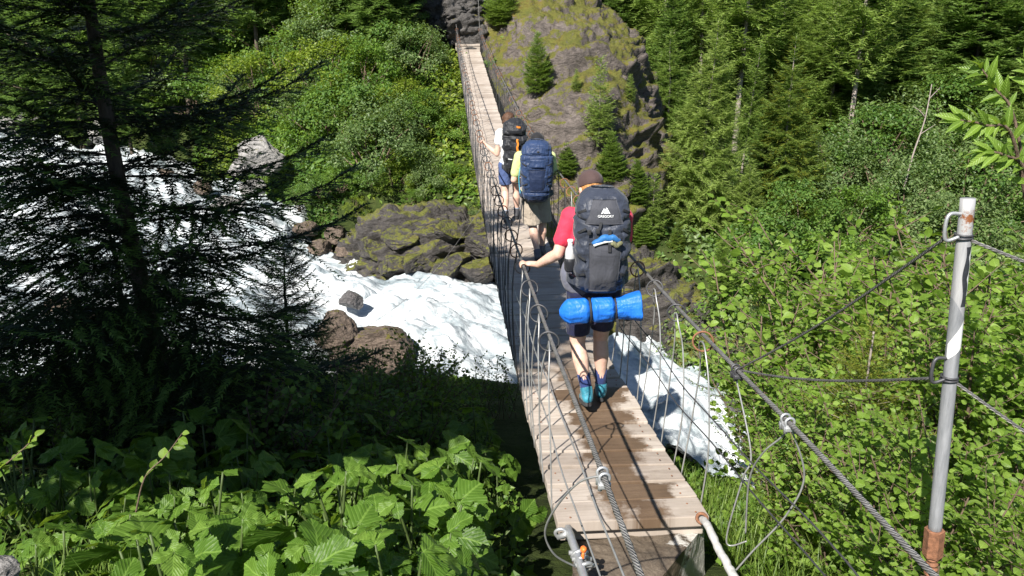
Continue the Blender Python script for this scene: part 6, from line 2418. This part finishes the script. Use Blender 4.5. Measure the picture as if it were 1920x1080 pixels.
# broad leaved plants, lower left, sunny
n = 0
cand = [(px_ + rg.uniform(-28, 28), py_ + rg.uniform(-12, 12)) for py_ in (775, 802, 829) for px_ in np.arange(640, 960, 62)]
for py in np.arange(850, 1180, 26):
    for px in np.arange(40, 1010, 58):
        cand.append((px + rg.uniform(-28, 28), py + rg.uniform(-12, 12)))
for px, py in cand:
    if px < 170 and py > 930:
        if rg.uniform() < .85:
            continue
    if px > 870 and py > 930:
        continue
    if py < 880 and px < 620 and rg.uniform() < .6:
        continue
    # where the sight ray meets the ground + leaf height
    lo, hi = 1.6, 9.0
    for _ in range(24):
        mid = (lo + hi) / 2
        p = PX(px, py, mid)
        if p[2] > Hs(p[0], mid) + .35:
            lo = mid
        else:
            hi = mid
    p = PX(px, py, lo)
    if p[0] > deckX(lo) - .75 or lo > 8.5:
        continue
    if lo < 1.95:
        continue
    place(LEF[n % 5], 'leafy_plant', (p[0], lo, Hs(p[0], lo)), rg.uniform(.7, 1.4), rg.uniform(0, 6.28), 'broad toothed green leaves on stalks in the sunny patch left of the bridge end', 'plant', 'broad leaved plants by the bridge')
    n += 1
for px, py, Y, s in [(925, 845, 6.0, .9), (950, 890, 5.2, .8), (985, 850, 5.6, .85), (960, 840, 6.3, .8)]:
    p = PX(px, py, Y)
    p[0] = min(p[0], deckX(Y) - .68)
    place(LEF[int(px) % 5], 'leafy_plant', (p[0], Y, p[2] - .35), s, rg.uniform(0, 6.28), 'bright toothed leaves leaning against the left edge of the deck', 'plant', 'leaves touching the deck edge')

# ------------------------------------------------------------------ right: alder thicket


def alder_at(px, py, Y, i, s=1.0):
    pr = ALD[i % 3]
    p = PX(px, py, Y)
    g = Hs(p[0], Y) - .05
    sc = max(.55, (p[2] - g) / (pr['h'] * .98)) * s
    return place(pr, 'alder_shrub', (p[0], Y, g), min(sc, 1.75), rg.uniform(0, 6.28), ['light green alder shrub in the sunlit thicket right of the bridge', 'spreading alder shrub in the sunlit thicket right of the bridge', 'low large leaved alder in the sunlit thicket right of the bridge'][i % 3], 'shrub', ['light green alders right of the bridge', 'spreading alders right of the bridge', 'low alders right of the bridge'][i % 3])


for i, (px, py, Y) in enumerate([
    (1690, 375, 11), (1800, 345, 10), (1900, 330, 9), (1600, 410, 10.5), (1570, 480, 9.5), (1970, 300, 8),
    (1740, 410, 8), (1850, 390, 7), (1640, 470, 7.6), (1560, 570, 7.8), (1960, 390, 6), (1690, 500, 6.4),
    (1590, 640, 6.2), (1700, 580, 5.6),
    (1560, 790, 4.9), (1650, 760, 4.6), (1700, 800, 4.0), (1590, 900, 3.7), (1690, 930, 3.3),
    (1800, 1010, 2.8), (1930, 1010, 2.6), (2010, 560, 4.2)]):
    alder_at(px, py, Y, i)
for i, (px, py, Y, pr, lb) in enumerate([(1480, 600, 9.0, WIG, 'grey leaved willow bush at the left rim of the alder thicket'), (1540, 690, 6.4, WIL, 'narrow leaved willow bush above the rushing water right of the rail'), (1500, 840, 4.6, WIL, 'dark green willow bush beside the cable clamp'),
        (1780, 600, 5.4, WIG, 'grey green willow bush just behind the steel post'), (1660, 400, 9.2, WIL, 'fresh willow bush in the upper alder thicket'), (1880, 360, 8.0, WIG, 'grey willow bush high at the right of the thicket'), (1620, 860, 3.9, WIG, 'small leaved willow low in front of the yellow tipped spruce')]):
    p = PX(px, py, Y)
    g = Hs(p[0], Y) - .05
    place(pr, 'willow_bush', (p[0], Y, g), min(1.6, max(.5, (p[2] - g) / pr['h'])), rg.uniform(0, 6.28), lb, 'shrub')
for i, (px, py, Y) in enumerate([(1840, 490, 4.6), (1920, 420, 4.4)]):
    p = PX(px, py, Y)
    g = Hs(p[0], Y)
    place(ALT, 'alder_tree', (p[0], Y, g - .05), (p[2] - g) / 3.0, 1.0 + 2 * i, ['tall alder with bare brown stems behind the steel post', 'tall bare stemmed alder at the right edge beside the post wires'][i], 'tree')
p = PX(1640, 560, 5.2)
p = PX(1640, 590, 4.5)
place(YNG[2], 'spruce_tree', (p[0], 4.5, Hs(p[0], 4.5) - .1), (p[2] - Hs(p[0], 4.5)) / 2.4 * 1.0, .4, 'yellow tipped young spruce caught among the alders left of the post', 'tree', None, 1.15)

# willow twig reaching in at the upper right
e = thing('willow_shrub', PX(1960, 620, 2.9), 'slender reddish willow stem with long narrow leaves at the upper right', 'shrub')
st, cr = MB(), MB()
stems = [[PX(1985, 700, 2.9), PX(1950, 520, 2.85), PX(1905, 235, 2.8), PX(1865, 165, 2.8), PX(1838, 125, 2.8)],
         [PX(1940, 480, 2.85), PX(1900, 262, 2.75), PX(1850, 235, 2.7), PX(1800, 225, 2.7)],
         [PX(1950, 520, 2.85), PX(1925, 330, 2.7), PX(1880, 290, 2.65), PX(1850, 285, 2.65)],
         [PX(1990, 600, 3.0), PX(1955, 380, 3.0), PX(1935, 200, 3.0), PX(1925, 110, 3.0)]]
for k, s in enumerate(stems):
    S = catmull(np.array(s), 40)
    st.add(*tube(S, np.linspace(.008, .0025, 40), 7))
    ii = np.arange(12 if k else 18, 40, 1)
    pp = S[ii]
    m = len(pp)
    tg = np.gradient(S, axis=0)[ii]
    tg /= np.linalg.norm(tg, axis=1)[:, None]
    az = np.arange(m) * 2.4
    sd = np.cross(tg, [0, 1.0, 0])
    s3 = np.cross(tg, sd)
    D = tg * .75 + (np.cos(az)[:, None] * sd + np.sin(az)[:, None] * s3 * .6) * .8
    D[-2:] = tg[-2:] + rg.normal(0, .25, (2, 3))
    Nn = np.array([-.3, -.5, .7]) + rg.normal(0, .35, (m, 3))
    V, A = leaf_cloud(LANCE[0], LANCE[2], pp, D, Nn, rg.uniform(.05, .085, m), rg)
    cr.add(V, rep_faces(LANCE[1], m, len(LANCE[0])), 0, A)
st.build('stem', M_STEM, e)
cr.build('foliage', M_ALDER, e)


def twig(name, pts, n, size, label, tm=OVATE, mat=M_ALDER, r=.004):
    e = thing(name, pts[0], label, 'plant')
    S = catmull(np.array(pts), 30)
    MB().add(*tube(S, np.linspace(r, r * .4, 30), 6)).build('stem', M_STEM, e)
    ii = np.linspace(8, 29, n).astype(int)
    tg = np.gradient(S, axis=0)[ii]
    tg /= np.linalg.norm(tg, axis=1)[:, None]
    D = tg * .7 + rg.normal(0, .6, (n, 3))
    Nn = np.array([-.3, -.4, .8]) + rg.normal(0, .3, (n, 3))
    V, A = leaf_cloud(tm[0], tm[2], S[ii], D, Nn, size * rg.uniform(.6, 1.2, n), rg)
    MB().add(V, rep_faces(tm[1], n, len(tm[0])), 0, A).build('foliage', mat, e)


twig('sapling', [PX(255, 960, 2.75), PX(272, 895, 2.75), PX(310, 855, 2.75), PX(342, 812, 2.75)], 9, .042, 'thin reddish sapling rising above the broad leaves at the lower left')
twig('sapling', [PX(-60, 900, 2.6), PX(-5, 880, 2.6), PX(40, 845, 2.6), PX(66, 818, 2.6)], 16, .04, 'leafy reddish twig poking in low at the left edge')

# ------------------------------------------------------------------ grass
gr = MB()


def blades(n, pick, L0, L1, wd):
    P = np.array([pick() for _ in range(n)])
    az = rg.uniform(0, 6.28, n)
    L = rg.uniform(L0, L1, n)
    out = np.c_[np.cos(az), np.sin(az), 0 * az] * (L * rg.uniform(.1, .7, n))[:, None]
    sd = np.c_[-np.sin(az + rg.normal(0, .6, n)), np.cos(az), 0 * az] * wd / 2
    rows = []
    for q, w_ in ((0, 1), (.35, .9), (.7, .6), (1, .05)):
        c = P + out * q ** 1.8 + np.array([0, 0, 1.0]) * (L * (q - .25 * q ** 3))[:, None]
        rows += [c - sd * w_, c + sd * w_]
    V = np.stack(rows, 1).reshape(-1, 3)
    F = np.array([(0, 1, 3, 2), (2, 3, 5, 4), (4, 5, 7, 6)])
    gr.add(V, rep_faces(F, n, 8))


def gpick(x0, x1, y0, y1, avoid=True):
    def f():
        while True:
            X, Y = rg.uniform(x0, x1), rg.uniform(y0, y1)
            if avoid and -.55 < X - deckX(max(Y, 2.4)) < .50 and Y > 2.0:
                continue
            return (X, Y, Hs(X, Y) - .02)
    return f


blades(2600, gpick(1.25, 2.3, 2.1, 4.6), .22, .52, .006)
blades(1500, gpick(-2.6, -1.45, 2.2, 3.3), .35, .75, .008)
blades(1600, gpick(.95, 2.4, 4.5, 8), .15, .35, .007)
blades(900, gpick(-3.5, .4, 2.2, 7), .12, .3, .006)
o = gr.build('grass', M_GRASS)
tag(o, 'long green grass on both sides of the bridge end', 'grass', kind='stuff')


# ------------------------------------------------------------------ leafy ground cover
def cover(name, mats_, n, pick, size, label, zj=.25, rim=False):
    XY = pick(n)
    X, Y = XY[:, 0], XY[:, 1]
    d, s_, l_ = river_at(X, Y)
    k = (d > .15) & (d < 2.6) & (s_ > 0) if rim else d > .7
    X, Y = X[k], Y[k]
    Z = H(X, Y)
    m = len(X)
    lump = np.clip(fbm(np.c_[X * .9, Y * .9, 0 * X], 3, 77) + .35, 0, 1)
    P = np.c_[X, Y, Z + rg.uniform(0, 1, m) ** 1.5 * zj * 2 * lump]
    Nn = np.array([-.15, -.3, .8]) + rg.normal(0, .4, (m, 3))
    D = np.cross(Nn, rg.normal(size=(m, 3)))
    sz = size * rg.uniform(.5, 1.4, m)
    mb = MB()
    pick_ = rg.integers(0, len(mats_), m) if len(mats_) > 1 else np.zeros(m, int)
    patch_ = (fbm(np.c_[X * .5, Y * .5, 0 * X + 3], 3, 88) * 2.2 + rg.normal(0, .35, m) + len(mats_) / 2).astype(int).clip(0, len(mats_) - 1)
    for q in range(len(mats_)):
        w_ = patch_ == q
        if w_.any():
            V, A = leaf_cloud(DIAM[0], DIAM[2], P[w_], D[w_], Nn[w_], sz[w_], rg)
            mb.add(V, rep_faces(DIAM[1], int(w_.sum()), 5), q)
    o = mb.build(name, mats_, None, smooth=False)
    return tag(o, label, 'undergrowth', kind='stuff')


def area(x0, x1, y0, y1, f=None):
    def g(n):
        q = np.c_[rg.uniform(x0, x1, n), rg.uniform(y0, y1, n)]
        return q if f is None else q[f(q[:, 0], q[:, 1])]
    return g


cover('undergrowth', [M_BUSH[1], M_BUSH[0], M_BUSH[3]], 120000, area(-30, 1.5, 22, 42, lambda x, y: (x > -.75 * y) & ((np.abs(x - deckX(y)) > .6) | (y < 31))), .17, 'leafy undergrowth covering the steep far bank left of the bridge')
cover('undergrowth', [M_BUSH[1], M_BUSH[2], M_BUSH[0]], 70000, area(4, 34, 17, 48, lambda x, y: x < .72 * y), .17, 'leafy undergrowth covering the valley floor below the conifers')
cover('undergrowth', [M_BUSH[1], M_BUSH[0]], 45000, area(-9, .5, 2.6, 15.5, lambda x, y: np.abs(x - deckX(y)) > .5), .075, 'leafy undergrowth on the near slope left of the bridge', .12)
cover('undergrowth', [M_BUSH[1], M_BUSH[0]], 15000, area(.9, 9, 2.8, 14, lambda x, y: (np.abs(x - deckX(y)) > .6) & (x < .75 * y)), .075, 'leafy undergrowth beneath the alders right of the bridge', .15)
cover('undergrowth', [M_BUSH[1], M_BUSH[0], M_BUSH[3]], 260000, area(-12.5, -.9, 21, 40, lambda x, y: (x > -.75 * y) & (np.abs(x - deckX(y)) > .8) & ~((x > -5.4) & (y < 24.2))), .13, 'leafy fringe along the far water edge left of the bridge', .2, True)
